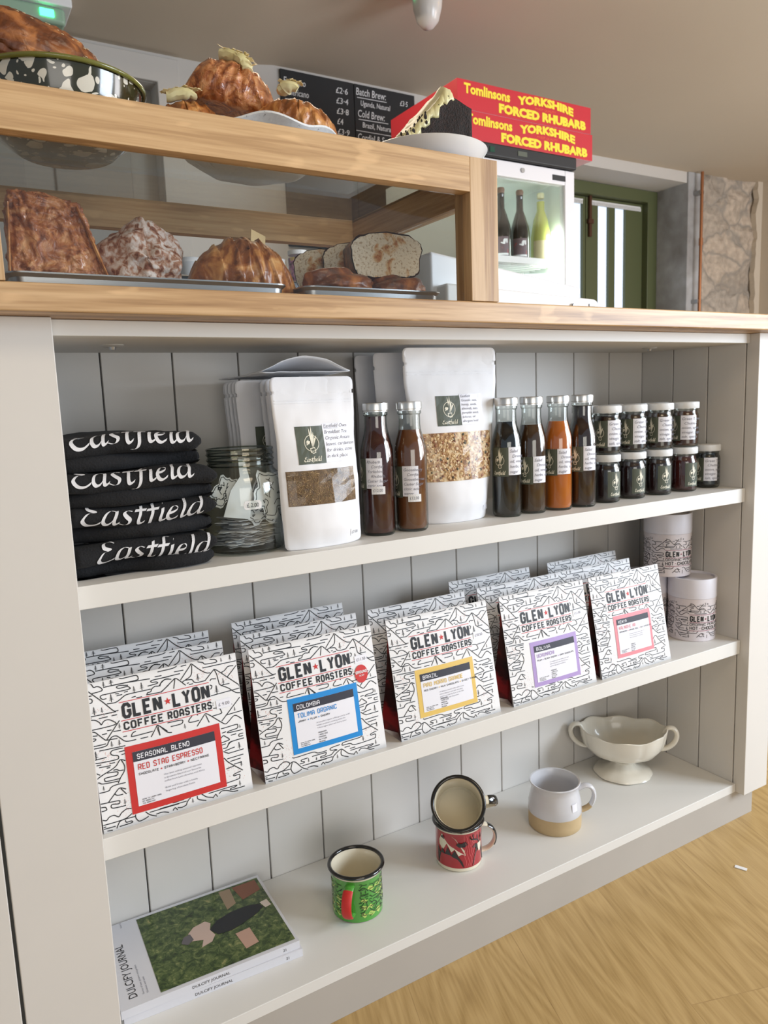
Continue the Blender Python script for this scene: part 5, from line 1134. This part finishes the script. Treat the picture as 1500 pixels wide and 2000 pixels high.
def crumb_mat():
    m, N, L, P = nt('cinnamon_loaf_crumb'); tc = N.new('ShaderNodeTexCoord'); n = N.new('ShaderNodeTexNoise'); n.inputs['Scale'].default_value = 55; n.inputs['Detail'].default_value = 7; n.inputs['Distortion'].default_value = .6; L.new(tc.outputs['Object'], n.inputs[0])
    sp = N.new('ShaderNodeSeparateXYZ'); L.new(tc.outputs['Object'], sp.inputs[0]); ab = N.new('ShaderNodeMath'); ab.operation = 'ABSOLUTE'; L.new(sp.outputs[0], ab.inputs[0]); ma = N.new('ShaderNodeMath'); ma.operation = 'MULTIPLY_ADD'; ma.inputs[1].default_value = -7.; L.new(ab.outputs[0], ma.inputs[0]); L.new(n.outputs['Fac'], ma.inputs[2])
    c = ramp(N, L, ma.outputs[0], [(.43, sr(224, 212, 190)), (.5, sr(206, 170, 126)), (.56, sr(176, 116, 70))]); n2 = N.new('ShaderNodeTexNoise'); n2.inputs['Scale'].default_value = 320; n2.inputs['Detail'].default_value = 5; L.new(tc.outputs['Object'], n2.inputs[0])
    mx = N.new('ShaderNodeMix'); mx.data_type = 'RGBA'; mx.blend_type = 'MULTIPLY'; mx.inputs[0].default_value = 1; L.new(c, mx.inputs[6]); L.new(ramp(N, L, n2.outputs['Fac'], [(.34, (.6, .5, .4, 1)), (.46, (1, 1, 1, 1))]), mx.inputs[7]); L.new(mx.outputs[2], P.inputs['Base Color']); P.inputs['Roughness'].default_value = .85
    b = N.new('ShaderNodeBump'); b.inputs['Strength'].default_value = .7; b.inputs['Distance'].default_value = .0015; L.new(n2.outputs['Fac'], b.inputs['Height']); L.new(b.outputs[0], P.inputs['Normal']); return m
M['loafcrumb'] = crumb_mat()
def loaf(name, x, y, z, rz, w, d, h, label, rx=0):
    t = thing(name, (x, y, z), R(rz), label, 'bread slice', 'banana loaf slices in the case'); t.rotation_euler = (R(rx), 0, R(rz)); P = []
    for k in range(44):
        a = 2 * pi * k / 44; c, s_ = cos(a), sin(a); e = .42; px = math.copysign(abs(c) ** e, c) * w / 2 * (1 + .1 * (s_ > 0) * abs(s_)); pz = math.copysign(abs(s_) ** e, s_) * h / 2
        if s_ > 0: pz += .010 * (1 - (px / w * 2) ** 2)
        P.append((px * (1 + .015 * sin(k * 1.7)) * (.94 + .06 * (pz > 0)), pz + h / 2 + .001 * sin(k * 2.3)))
    zmin = min(p[1] for p in P); P = [(a, b - zmin) for a, b in P]; n = len(P)
    V = []; NY = 8
    for j in range(NY + 1):
        yy = d * j / NY
        for a, b_ in P: e = .0016 * fbm((a, yy, b_), 60, 3); V.append((a * (1 + e * 6), yy, max(0, b_ + e)))
    F = [(j * n + k, j * n + (k + 1) % n, (j + 1) * n + (k + 1) % n, (j + 1) * n + k) for j in range(NY) for k in range(n)]
    fixn(mk('crust', V, F, M['crust'], t, True))
    for yy, dd in ((-.0004, -1), (d + .0004, 1)):
        cv = [(0, yy - dd * .0 , h * .55)] + [(a * (1 - .03), yy + .0012 * fbm((a, b_, dd), 90), b_ * .95 + .0014) for a, b_ in P]
        mk('crumb', cv, [(0, 1 + k, 1 + (k + 1) % n) for k in range(n)], M['loafcrumb'], t, False)
    return t
loaf('loaf_slice', .434, .050, ZT2 + .0365, -14, .100, .040, .050, 'thick slice of pale banana loaf with cinnamon streak, front and right')
loaf('loaf_slice', .408, .101, ZT2 + .0350, -24, .080, .03, .046, 'banana loaf slice directly behind and left of the front slice')
loaf('loaf_slice', .380, .142, ZT2 + .0325, -30, .076, .03, .046, 'banana loaf slice at back of the tray, leftmost')
V, F = lump(.075, .06, .032, bunf(9), 4); pastry('swirl_bun', (.362, .145, ZT2 + .0005), R(40), 'dark bun at the back of the second tray under loaf slices', 'bun', V, F, M['crust'], 'dough', 'swirled buns on the second tray')
V, F = lump(.08, .06, .032, bunf(12), 4); pastry('swirl_bun', (.425, .115, ZT2 + .0005), R(-20), 'dark bun in middle of the second tray supporting loaf slices', 'bun', V, F, M['crust'], 'dough', 'swirled buns on the second tray')
pc = thing('price_card', (.262, .10, ZT2), R(20), 'small cream price card on a stick behind the croissant', 'price card'); B().box(-.0125, .0125, -.0006, .0006, .066, .102, Matrix.Rotation(R(14), 4, 'Y') @ Matrix.Rotation(R(-8), 4, 'X')).build('card', mat('cream_card', sr(226, 200, 150), .6), pc); B().tube([(.0, 0, 0), (.018, -.002, .074)], .001, 6).build('stick', M['oak'], pc)
# ================================================================ on top of the case
ZC = CT + .0004
t = thing('splatter_bowl', (.0580, .1650, ZC - .0005), 0, 'green and cream splatter enamel bowl on top of the display case', 'bowl')
def splat():
    m, N, L, P = nt('splatter_enamel'); tc = N.new('ShaderNodeTexCoord'); nz = N.new('ShaderNodeTexNoise'); nz.inputs['Scale'].default_value = 30; L.new(tc.outputs['Object'], nz.inputs[0]); mx = N.new('ShaderNodeMix'); mx.data_type = 'RGBA'; mx.blend_type = 'LINEAR_LIGHT'; mx.inputs[0].default_value = .018; L.new(tc.outputs['Object'], mx.inputs[6]); L.new(nz.outputs['Color'], mx.inputs[7])
    v1 = N.new('ShaderNodeTexVoronoi'); v1.inputs['Scale'].default_value = 52; v1.inputs['Randomness'].default_value = 1; L.new(mx.outputs[2], v1.inputs[0]); v2 = N.new('ShaderNodeTexVoronoi'); v2.inputs['Scale'].default_value = 110; L.new(mx.outputs[2], v2.inputs[0])
    sc = N.new('ShaderNodeSeparateColor'); L.new(v1.outputs['Color'], sc.inputs[0]); th = N.new('ShaderNodeMath'); th.operation = 'MULTIPLY'; th.inputs[1].default_value = .62; L.new(sc.outputs[0], th.inputs[0]); lt = N.new('ShaderNodeMath'); lt.operation = 'LESS_THAN'; L.new(v1.outputs['Distance'], lt.inputs[0]); L.new(th.outputs[0], lt.inputs[1])
    l2 = N.new('ShaderNodeMath'); l2.operation = 'LESS_THAN'; L.new(v2.outputs['Distance'], l2.inputs[0]); l2.inputs[1].default_value = .22; mxx = N.new('ShaderNodeMath'); mxx.operation = 'MAXIMUM'; L.new(lt.outputs[0], mxx.inputs[0]); L.new(l2.outputs[0], mxx.inputs[1])
    c = N.new('ShaderNodeMix'); c.data_type = 'RGBA'; L.new(mxx.outputs[0], c.inputs[0]); c.inputs[6].default_value = sr(52, 50, 30); c.inputs[7].default_value = sr(218, 212, 196); L.new(c.outputs[2], P.inputs['Base Color']); P.inputs['Roughness'].default_value = .15; P.inputs['Coat Weight'].default_value = .5; return m
BR = .094
B().lathe([(.0001, .001), (.052, .001), (.056, .003), (.073, .016), (.085, .038), (.0910, .062), (BR - .001, .074), (BR - .003, .075), (.087, .062), (.081, .038), (.070, .020), (.050, .006), (.0001, .005)], 64).build('body', splat(), t, True)
B().open_lathe([(BR + .0012 + .0028 * cos(a * pi / 6), .075 + .0028 * sin(a * pi / 6)) for a in range(13)], 64).build('rim', mat('olive_rim', sr(112, 112, 52), .2, coat=.4), t, True)
def lf(sd): return lambda p, q: p * (1 + .06 * fbm(q, 2, sd)) + Vector((0, 0, .002 * fbm(q, 9, sd)))
V, F = lump(.190, .085, .082, lf(3), 6); t = pastry('seeded_loaf', (.0080, .150, ZC + .060), R(-12), 'dark glossy seeded bread roll lying across the splatter bowl', 'bread', V, F, M['crust']); t.rotation_euler = (0, R(17), R(-12))
sd_ = B(); rnd = random.Random(3)
for k in range(70):
    a, e = rnd.uniform(0, 6.3), rnd.uniform(.25, 1.3); V0, F0 = icos(1); p = Vector((.094 * cos(e) * cos(a), .042 * cos(e) * sin(a), .041 + .041 * sin(e))); sd_.add([p + Vector((v.x * .0022, v.y * .0016, v.z * .0009)) for v in V0], F0)
o = sd_.build('seeds', mat('pale_seed', sr(206, 180, 140), .5), t, True); o['kind'] = 'stuff'
V, F = lump(.09, .06, .034, lf(8), 5); pastry('seeded_loaf', (.058, .165, ZC + .009), R(60), 'second dark bread roll half hidden low in the splatter bowl', 'bread', V, F, M['crust'])
t = thing('serving_plate', (.290, .135, ZC), R(0), 'speckled pale plate with wavy rim holding the frosted croissants', 'plate')
def wav(p, a): r = math.hypot(p[0], p[1]) / .108; return (p[0] * (1 + .03 * sin(a * 7) * r), p[1] * (1 + .03 * sin(a * 7) * r), p[2] + .0045 * sin(a * 7 + 1.9) * max(0, r - .5) * 2)
B().lathe([(.0001, .001), (.06, .001), (.066, .003), (.090, .020), (.108, .0335), (.1075, .036), (.088, .0235), (.062, .007), (.0001, .006)], 96, fx=wav).build('dish', M['speck'], t, True)
def frost(par, P, r, sd):
    b = B(); rnd = random.Random(sd)
    P = catmull(P, 5); b.tube([(p[0] + rnd.uniform(-.0008, .0008), p[1], p[2] + rnd.uniform(-.0008, .0008)) for p in P], [r * (.6 + .4 * sin(pi * min(1, i / (len(P) - 1) + .12)) + .12 * rnd.random()) for i in range(len(P))], 9, 1.2, .8)
    b.build('frosting', M['frost'], par, True)
    fl = B()
    for k in range(16):
        p = Vector(P[rnd.randrange(len(P))]) + Vector((rnd.uniform(-r, r), rnd.uniform(-r, r) * .6, r * .8)); rm = Matrix.Rotation(rnd.uniform(0, 6), 3, 'Z') @ Matrix.Rotation(rnd.uniform(-.7, .7), 3, 'X'); w, h = .0045, .0022; fl.add([p + rm @ Vector(c) for c in ((-w, -h, 0), (w, -h, 0), (w * .8, h, .0003), (-w, h, .0003), (-w, -h, .0005), (w, -h, .0005), (w * .8, h, .0008), (-w, h, .0008))], [(0, 3, 2, 1), (4, 5, 6, 7), (0, 1, 5, 4), (1, 2, 6, 5), (2, 3, 7, 6), (3, 0, 4, 7)])
    fl.build('almond_flakes', mat('almond', sr(226, 206, 160), .5), par)
V, F = croissant_mesh(.100, .026, .010, 6, 4, .85, .10, 0, .1); t = pastry('frosted_croissant', (.198, .125, ZC + .028), R(-16), 'almond frosted croissant at left, half hidden behind the case top rail', 'croissant', V, F, M['croissant'], group='frosted croissants on the plate'); frost(t, [(-.024, -.012, .042), (-.006, -.012, .048), (.010, -.01, .046)], .0085, 1)
V, F = croissant_mesh(.118, .027, .010, 6, 6, .85, .10, 0, .1); t = pastry('frosted_croissant', (.3270, .092, ZC + .038), R(-22), 'almond frosted croissant at right end of the plate, near chalkboard', 'croissant', V, F, M['croissant'], group='frosted croissants on the plate'); frost(t, [(-.026, -.006, .047), (-.018, -.012, .053), (-.006, -.012, .053)], .0085, 2); t.rotation_euler = (0, R(13), R(-22))
V, F = croissant_mesh(.124, .033, .012, 3, 9, .95, .12, .28, .16); t = pastry('frosted_croissant', (.2570, .135, ZC + .070), R(-10), 'biggest frosted croissant stacked on top of the two others', 'croissant', V, F, M['glazed'], group='frosted croissants on the plate'); frost(t, [(-.022, -.006, .063), (-.004, -.013, .062), (.008, -.022, .055), (.011, -.029, .044)], .0092, 3); t.rotation_euler = (0, R(11), R(-10))
# cake on a plate
t = thing('cake_plate', (.5080, .058, ZC), 0, 'plain white china plate under the chocolate cake slice at the case corner', 'plate')
B().lathe([(.0001, .0), (.045, .0), (.047, .004), (.062, .0065), (.074, .0155), (.0825, .027), (.084, .029), (.0825, .0300), (.072, .0185), (.062, .0095), (.0001, .009)], 72).build('dish', M['platew'], t, True)
t = thing('chocolate_cake', (.5120, .056, ZC + .0118), R(0), 'wedge of dark chocolate cake with pale cream frosting down its left side', 'cake')
V = []; F = []; pts = [(-.040, -.016), (.048, -.022), (.053, .006), (-.035, .026)]
hts = lambda x: .022 + .050 * max(0, min(1, (x + .040) / .055)) - .010 * max(0, (x - .02) / .03)
NX = 22
for i in range(NX + 1):
    s = i / NX; f_ = Vector(pts[0]).lerp(Vector(pts[1]), s); k_ = Vector(pts[3]).lerp(Vector(pts[2]), s)
    for j in range(9):
        p = f_.lerp(k_, j / 8)
        for kz in range(11): z = hts(p.x) * kz / 10; e = .0016 * fbm((p.x, p.y, z), 70); V.append((p.x + e, p.y + e * (1 if j else 1.4), z + (e if kz == 10 else 0)))
ix = lambda i, j, k: (i * 9 + j) * 11 + k
for i in range(NX):
    for k in range(10): F += [(ix(i, 0, k), ix(i + 1, 0, k), ix(i + 1, 0, k + 1), ix(i, 0, k + 1)), (ix(i + 1, 8, k), ix(i, 8, k), ix(i, 8, k + 1), ix(i + 1, 8, k + 1))]
    for j in range(8): F += [(ix(i, j, 10), ix(i + 1, j, 10), ix(i + 1, j + 1, 10), ix(i, j + 1, 10)), (ix(i + 1, j, 0), ix(i, j, 0), ix(i, j + 1, 0), ix(i + 1, j + 1, 0))]
for j in range(8):
    for k in range(10): F += [(ix(0, j + 1, k), ix(0, j, k), ix(0, j, k + 1), ix(0, j + 1, k + 1)), (ix(NX, j, k), ix(NX, j + 1, k), ix(NX, j + 1, k + 1), ix(NX, j, k + 1))]
mk('sponge', V, F, M['choc'], t, True)
b = B(); V = []; F = []; n_, m_ = 34, 12
for i in range(n_ + 1):
    s = i / n_; x = -.050 + .074 * s
    for j in range(m_ + 1):
        y = -.0225 + .050 * j / m_; zz = hts(x) + .0045 + .0035 * fbm((x, y, 1), 45) + .007 * math.exp(-((s - .9) / .08) ** 2) * math.exp(-((j / m_ - .4) / .3) ** 2)
        if s < .06: zz = .002 + zz * .2 + s * .1
        if j == 0: zz -= .010 + .004 * sin(i * .9)
        V.append((x, y + .001 * sin(i * 2.1), zz))
for i in range(n_):
    for j in range(m_): a = i * (m_ + 1) + j; F.append((a, a + m_ + 1, a + m_ + 2, a + 1))
o = mk('frosting', V, F, M['frost'], t, True); md = o.modifiers.new('thickness', 'SOLIDIFY'); md.thickness = .0055; md.offset = -1; fixn(o)
b = B(); rnd = random.Random(12)
for k in range(46):
    x = rnd.uniform(-.046, -.012); V0, F0 = icos(1); p = Vector((x, -.0225 + rnd.uniform(0, .012), hts(x) + .005 - rnd.uniform(0, .012))); s = rnd.uniform(.0008, .0024); b.add([p + Vector((v.x * s, v.y * s * .6, v.z * s * rnd.uniform(.8, 2))) for v in V0], F0)
o = b.build('chocolate_crumbs', M['choc'], t, True); o['kind'] = 'stuff'
t.scale = (1.2, 1.0, 1.25)
# ================================================================ card reader stand on the worktop
t = thing('till_stand', (.720, .145, ZW + .0003), R(0), 'white plastic till stand with dark round hole on the worktop beside case', 'till stand')
b = B(); b.prism([(-.16, .004), (.150, .004), (.158, .010), (.158, .028), (.150, .032), (-.16, .045)], -.055, .045); b.build('base', M['white'], t, bevel=.005)
b = B(); V = [(-.17, -.03, .030), (.138, -.03, .022), (.142, -.03, .054), (-.17, -.03, .094), (-.17, .04, .030), (.138, .04, .022), (.142, .035, .054), (-.17, .035, .094)]
b.add(V, [(0, 1, 2, 3), (5, 4, 7, 6), (0, 4, 5, 1), (3, 2, 6, 7), (1, 5, 6, 2), (0, 3, 7, 4)]); b.build('screen_back', mat('white_shell', (.82, .82, .86, 1), .3), t, bevel=.004)
B().lathe([(.0001, 0), (.0055, 0), (.0055, .002), (.0001, .002)], 20).build('cable_hole', M['black'], t, True, loc=(.098, -.0575, .018)).rotation_euler = (R(90), 0, 0)
B().box(.134, .152, -.0565, -.054, .0195, .0235).build('card_slot', M['black'], t); B().box(.08, .104, -.032, -.0295, .034, .0365).build('button', M['lab'], t, bevel=.001)
# ================================================================ behind the counter
rc = B().box(-.8, 2.75, 1.12, 1.72, .835, .872).build('back_worktop', wood('back_oak', sr(120, 92, 62), sr(150, 118, 80), sr(170, 140, 100), 0, .8)); tag(rc, 'long wooden back counter behind the staff aisle, mostly hidden by the case', 'worktop')
b = B(); b.box(-.78, 2.73, 1.16, 1.7, ZF + .0002, .8348); tag(b.build('back_cabinet', M['paint']), 'painted base cabinet carrying the back counter along the rear wall', 'cabinet')
fx0, fx1, fy0, fy1, fz0, fz1 = 1.43, 1.934, 1.2, 1.66, .8725, 1.585
t = thing('drinks_fridge', ((fx0 + fx1) / 2, fy0, fz0), 0, 'white glass door drinks fridge with black top panel, lit inside', 'fridge'); w = (fx1 - fx0) / 2; H_ = fz1 - fz0; dd = fy1 - fy0
b = B(); th = .03
b.box(-w, -w + th, .03, dd, 0, H_); b.box(w - th, w, .03, dd, 0, H_); b.box(-w + th, w - th, .03, dd, 0, th); b.box(-w + th, w - th, .03, dd, H_ - th, H_); b.box(-w + th, w - th, dd - th, dd, th, H_ - th); b.build('case', M['fridgein'], t)
B().box(-w, w, -.012, dd, H_ + .0005, H_ + .043).build('black_top', M['blackmatt'], t, bevel=.006); 
d_ = B(); d_.box(-w, -w + .045, 0, .028, 0, H_ - .002); d_.box(w - .045, w, 0, .028, 0, H_ - .002); d_.box(-w + .045, w - .045, 0, .028, 0, .06); d_.box(-w + .045, w - .045, 0, .028, H_ - .052, H_ - .002); do = d_.build('door_frame', mat('fridge_white', (.78, .76, .78, 1), .35), t, bevel=.003)
B().box(-w + .046, w - .046, .01, .014, .061, H_ - .053).build('door_glass', M['pane'], do)
B().box(w - .105, w - .045, -.002, .0, H_ - .040, H_ - .022).build('badge', M['blackmatt'], t); 
B().lathe([(.0001, 0), (.008, 0), (.008, .003), (.0001, .003)], 16, (0, 0, 0)).build('lock', M['steel'], t, True, loc=(.01, -.001, H_ - .025)).rotation_euler = (R(90), 0, 0)
B().box(-.02, .02, -.014, -.012, H_ + .015, H_ + .03).build('display', mat('grey_display', sr(92, 98, 88), .3), t); B().box(-.14, -.12, -.014, -.012, H_ + .013, H_ + .03).build('switch', mat('green_switch', sr(16, 70, 54), .3), t)
B().box(w - .062, w - .046, .036, .05, .06, H_ - .2).build('led_strip', M['led'], t); B().box(-w + .046, -w + .052, .036, .05, .06, H_ - .2).build('led_strip', M['led'], t)
for z in (.400, .12): 
    b = B()
    for k in range(12): b.box(-w + .034, w - .034, .05 + k * .03, .054 + k * .03, z - .004, z)
    b.box(-w + .034, w - .034, .045, .05, z - .006, z + .016); b.build('wire_shelf', M['white'], t)
def fb(x, y, z, kind, label):
    t = thing('drinks_bottle', (x, y, z), 0, label, 'bottle', 'bottles inside the drinks fridge'); dk = kind != 'pale'
    pr = [(.0001, 0), (.038, 0), (.040, .004), (.040, .125), (.036, .15), (.024, .19), (.0145, .215), (.0135, .265), (.0145, .268), (.0145, .275), (.0001, .275)] if dk else [(.0001, 0), (.040, 0), (.042, .004), (.042, .12), (.030, .19), (.0165, .225), (.0165, .262), (.0001, .262)]
    B().lathe(pr, 32).build('glass', mat('dark_bottle', sr(24, 26, 28), .1, coat=.5) if dk else mat('pale_cordial', sr(196, 200, 110), .12, coat=.5), t, True)
    B().lathe([(.0001, .2755), (.014, .2755), (.016, .29), (.013, .297), (.0001, .298)], 20).build('stopper', mat('cork', sr(120, 90, 74), .5) if dk else M['frost'], t, True)
    an = toward(x, y); q = G(); q.rect(-.032, 0, .032, .075, 10); lo = q.build('label', mat('bottle_label', sr(110, 92, 96) if dk else sr(226, 214, 170), .5), t, cylmap(.040 if dk else .042, an, .025))
    if dk:
        q = G(); q.poly([(-.024, .045), (.004, .030), (.028, .008), (.028, .024), (.01, .046), (-.016, .058)]); q.build('red_flash', mat('label_red', sr(196, 60, 60), .4), lo, cylmap(.040, an, .025, .0008)); q = G(); q.poly([(-.004, .050), (.012, .066), (.026, .066), (.026, .050), (.010, .044)]); q.rect(-.030, .002, .030, .010, 6); q.build('white_flash', M['white'], lo, cylmap(.040, an, .025, .0009))
    return t
zf_ = fz0 + .4002
for x, k, lab in ((1.732, 'd', 'dark wine shaped bottle with red label on fridge shelf, left'), (1.818, 'd2', 'dark wine shaped bottle with red label on fridge shelf, centre'), (1.917, 'pale', 'pale yellow cordial bottle next to the bright light in the fridge')): fb(x - .052, 1.30, zf_, k, lab).scale = (.86, .86, .86)
fb(1.60, 1.42, fz0 + .1202, 'd', 'dark bottle on the lower fridge shelf with only its cap showing, left').scale = (.8, .8, .8); fb(1.70, 1.42, fz0 + .1202, 'd', 'dark bottle on the lower fridge shelf with only its cap showing, right').scale = (.8, .8, .8)
# cartons
def carton(z, dx, label):
    x0, x1 = 1.422 + dx, 2.010 + dx; y0 = 1.196; t = thing('rhubarb_carton', (x0, y0, z), 0, label, 'box', 'red rhubarb cartons on the fridge'); Wc = x1 - x0; Hc = .088
    B().box(0, Wc, 0, .40, 0, Hc).build('carton', M['redbox'], t, bevel=.0012); B().box(.002, Wc - .002, .002, .38, -.0005, .0002).build('bottom_flap', mat('pale_pink_card', sr(226, 180, 186), .5), t)
    g = G(); f = lambda u, v: (u, -.0006, v); g.text('Tomlinsons', .026, .049, .030, .190, .04)
    V, F, wd = text2d('YORKSHIRE', .06); k = .255 / wd; cx = .375
    g.add([(cx - .1275 + a * k, .047 + b_ * .034 + .012 * (1 - ((a * k - .1275) / .1275) ** 2)) for a, b_ in V], F)
    g.text('FORCED RHUBARB', .168, .011, .0265, .395, .065); g.build('lettering', M['yellowp'], t, f, 'bold yellow printed lettering'); q = G(); q.text('FINEST QUALITY', .325, .0425, .0075, .095, .02); q.build('small_lettering', M['orangep'], t, f, 'faint orange lettering')
    return t
carton(fz1 + .0437, .008, 'lower red rhubarb carton with yellow lettering, directly on the black fridge top'); carton(fz1 + .0437 + .0892, 0, 'upper red rhubarb carton with yellow lettering, stacked on the other')
# chalkboard
bx0, bx1, bz1 = 1.222, 1.858, 2.126
t = thing('chalkboard', (bx0, YB - .0125, 0), 0, 'black wall chalkboard with handwritten coffee menu and prices', 'menu board')
B().box(0, .330, 0, .012, 1.45, bz1).build('board', M['slate'], t); B().box(.334, bx1 - bx0, 0, .012, 1.45, bz1).build('board', M['slate'], t)
g = G()
for i, (a, p) in enumerate((('Espresso', '£2·6'), ('Americano', '£3·4'), ('Flat White', '£3·8'), ('Latte', '£4'), ('Cappuccino', '£3·9'), ('Mocha', '£4·3'), ('Hot Chocolate', '£4'), ('Tea', '£2·8'))):
    z = bz1 - .052 - i * .0405; g.text(a, .012, z, .026, .012 * len(a), .006, .1); g.text(p, .246, z + .002, .024, .014 * len(p), .008, .1)
g.build('chalk_writing', M['chalk'], t, lambda u, v: (u, -.0006, v), 'white chalk handwriting'); g = G()
for a, x, z, hh, u in (('Batch Brew:', .342, -.042, .030, 1), ('£3·5', .56, -.052, .022, 0), ('Uganda, Natural', .362, -.082, .022, 0), ('Cold Brew:', .346, -.128, .030, 1), ('Brazil, Natural', .368, -.168, .022, 0), ('Cordial & Soda:', .342, -.220, .027, 1), ('Rhubarb', .43, -.262, .022, 0), ('Gooseberry', .43, -.292, .022, 0)):
    g.text(a, x, bz1 + z, hh, len(a) * hh * .44, .007, .1)
    if u: g.rib([(x + .004, bz1 + z - .010), (x + .15, bz1 + z - .008)], .0028)
g.rib([(.336, bz1 - .184), (.60, bz1 - .184)], .0022); g.build('chalk_writing', M['chalk'], t, lambda u, v: (u, -.0006, v), 'white chalk handwriting')
# machine and jar glimpsed through the case
t = thing('coffee_machine', (.86, 1.38, .8725), 0, 'dark coffee machine on the back counter glimpsed through the display case', 'coffee machine'); b = B(); b.box(-.40, .38, -.2, .2, .03, .12); b.box(-.40, .38, -.02, .2, .12, .285); b.box(-.40, .38, -.2, .2, .235, .285); b.build('body', M['black'], t, bevel=.008)
for x in (-.36, .34): B().lathe([(.0001, 0), (.02, 0), (.018, .0298), (.0001, .0298)], 16, (x, 0, 0)).build('foot', M['blackmatt'], t)
for x in (-.2, .0, .2): B().tube([(x, -.10, .15), (x, -.24, .145)], .012, 10).build('portafilter', M['steel'], t, True)
rnd = random.Random(1); k = 0
for x, n in ((.60, 2), (.69, 3), (.78, 2), (.87, 3), (.96, 2), (1.06, 3), (1.15, 2)):
    for j in range(n):
        k += 1; t = thing('paper_cup', (x, 1.44, 1.1582 + j * .012 + .0002 * j), 0, 'stacked white cup on top of the coffee machine, seen through case glass', 'cup', 'cups on the coffee machine'); B().open_lathe([(.0001, 0), (.024, 0), (.034, .075), (.0355, .0765), (.033, .0765), (.0235, .002), (.0001, .002)], 24).build('cup', M['white'], t, True)
t = thing('sweet_jar', (.515, .70, .93), 0, 'clear jar with bright pink and yellow floral label, behind the croissant', 'jar')
t.location = (.848, 1.215, 1.1580)
B().open_lathe([(.0001, 0), (.030, 0), (.031, .002), (.031, .070), (.028, .074)], 28).build('glass', M['glass'], t, True); B().lathe([(.0001, .0745), (.029, .0745), (.029, .086), (.0001, .086)], 24).build('lid', M['whitelid'], t, True)
B().lathe([(.0001, .001), (.0285, .001), (.0285, .066), (.0001, .066)], 24).build('contents', mottled('sweets', [(.35, sr(60, 70, 60)), (.5, sr(220, 150, 190)), (.6, sr(226, 210, 90)), (.7, sr(226, 170, 200))], 45, .4, 0), t, True)
t = thing('crumb', (1.062, -.084, ZF + .0003), .4, 'tiny scrap of white card lying on the wooden floor, bottom right', 'scrap'); B().box(-.004, .004, -.010, .010, 0, .0012).build('card', M['white'], t)
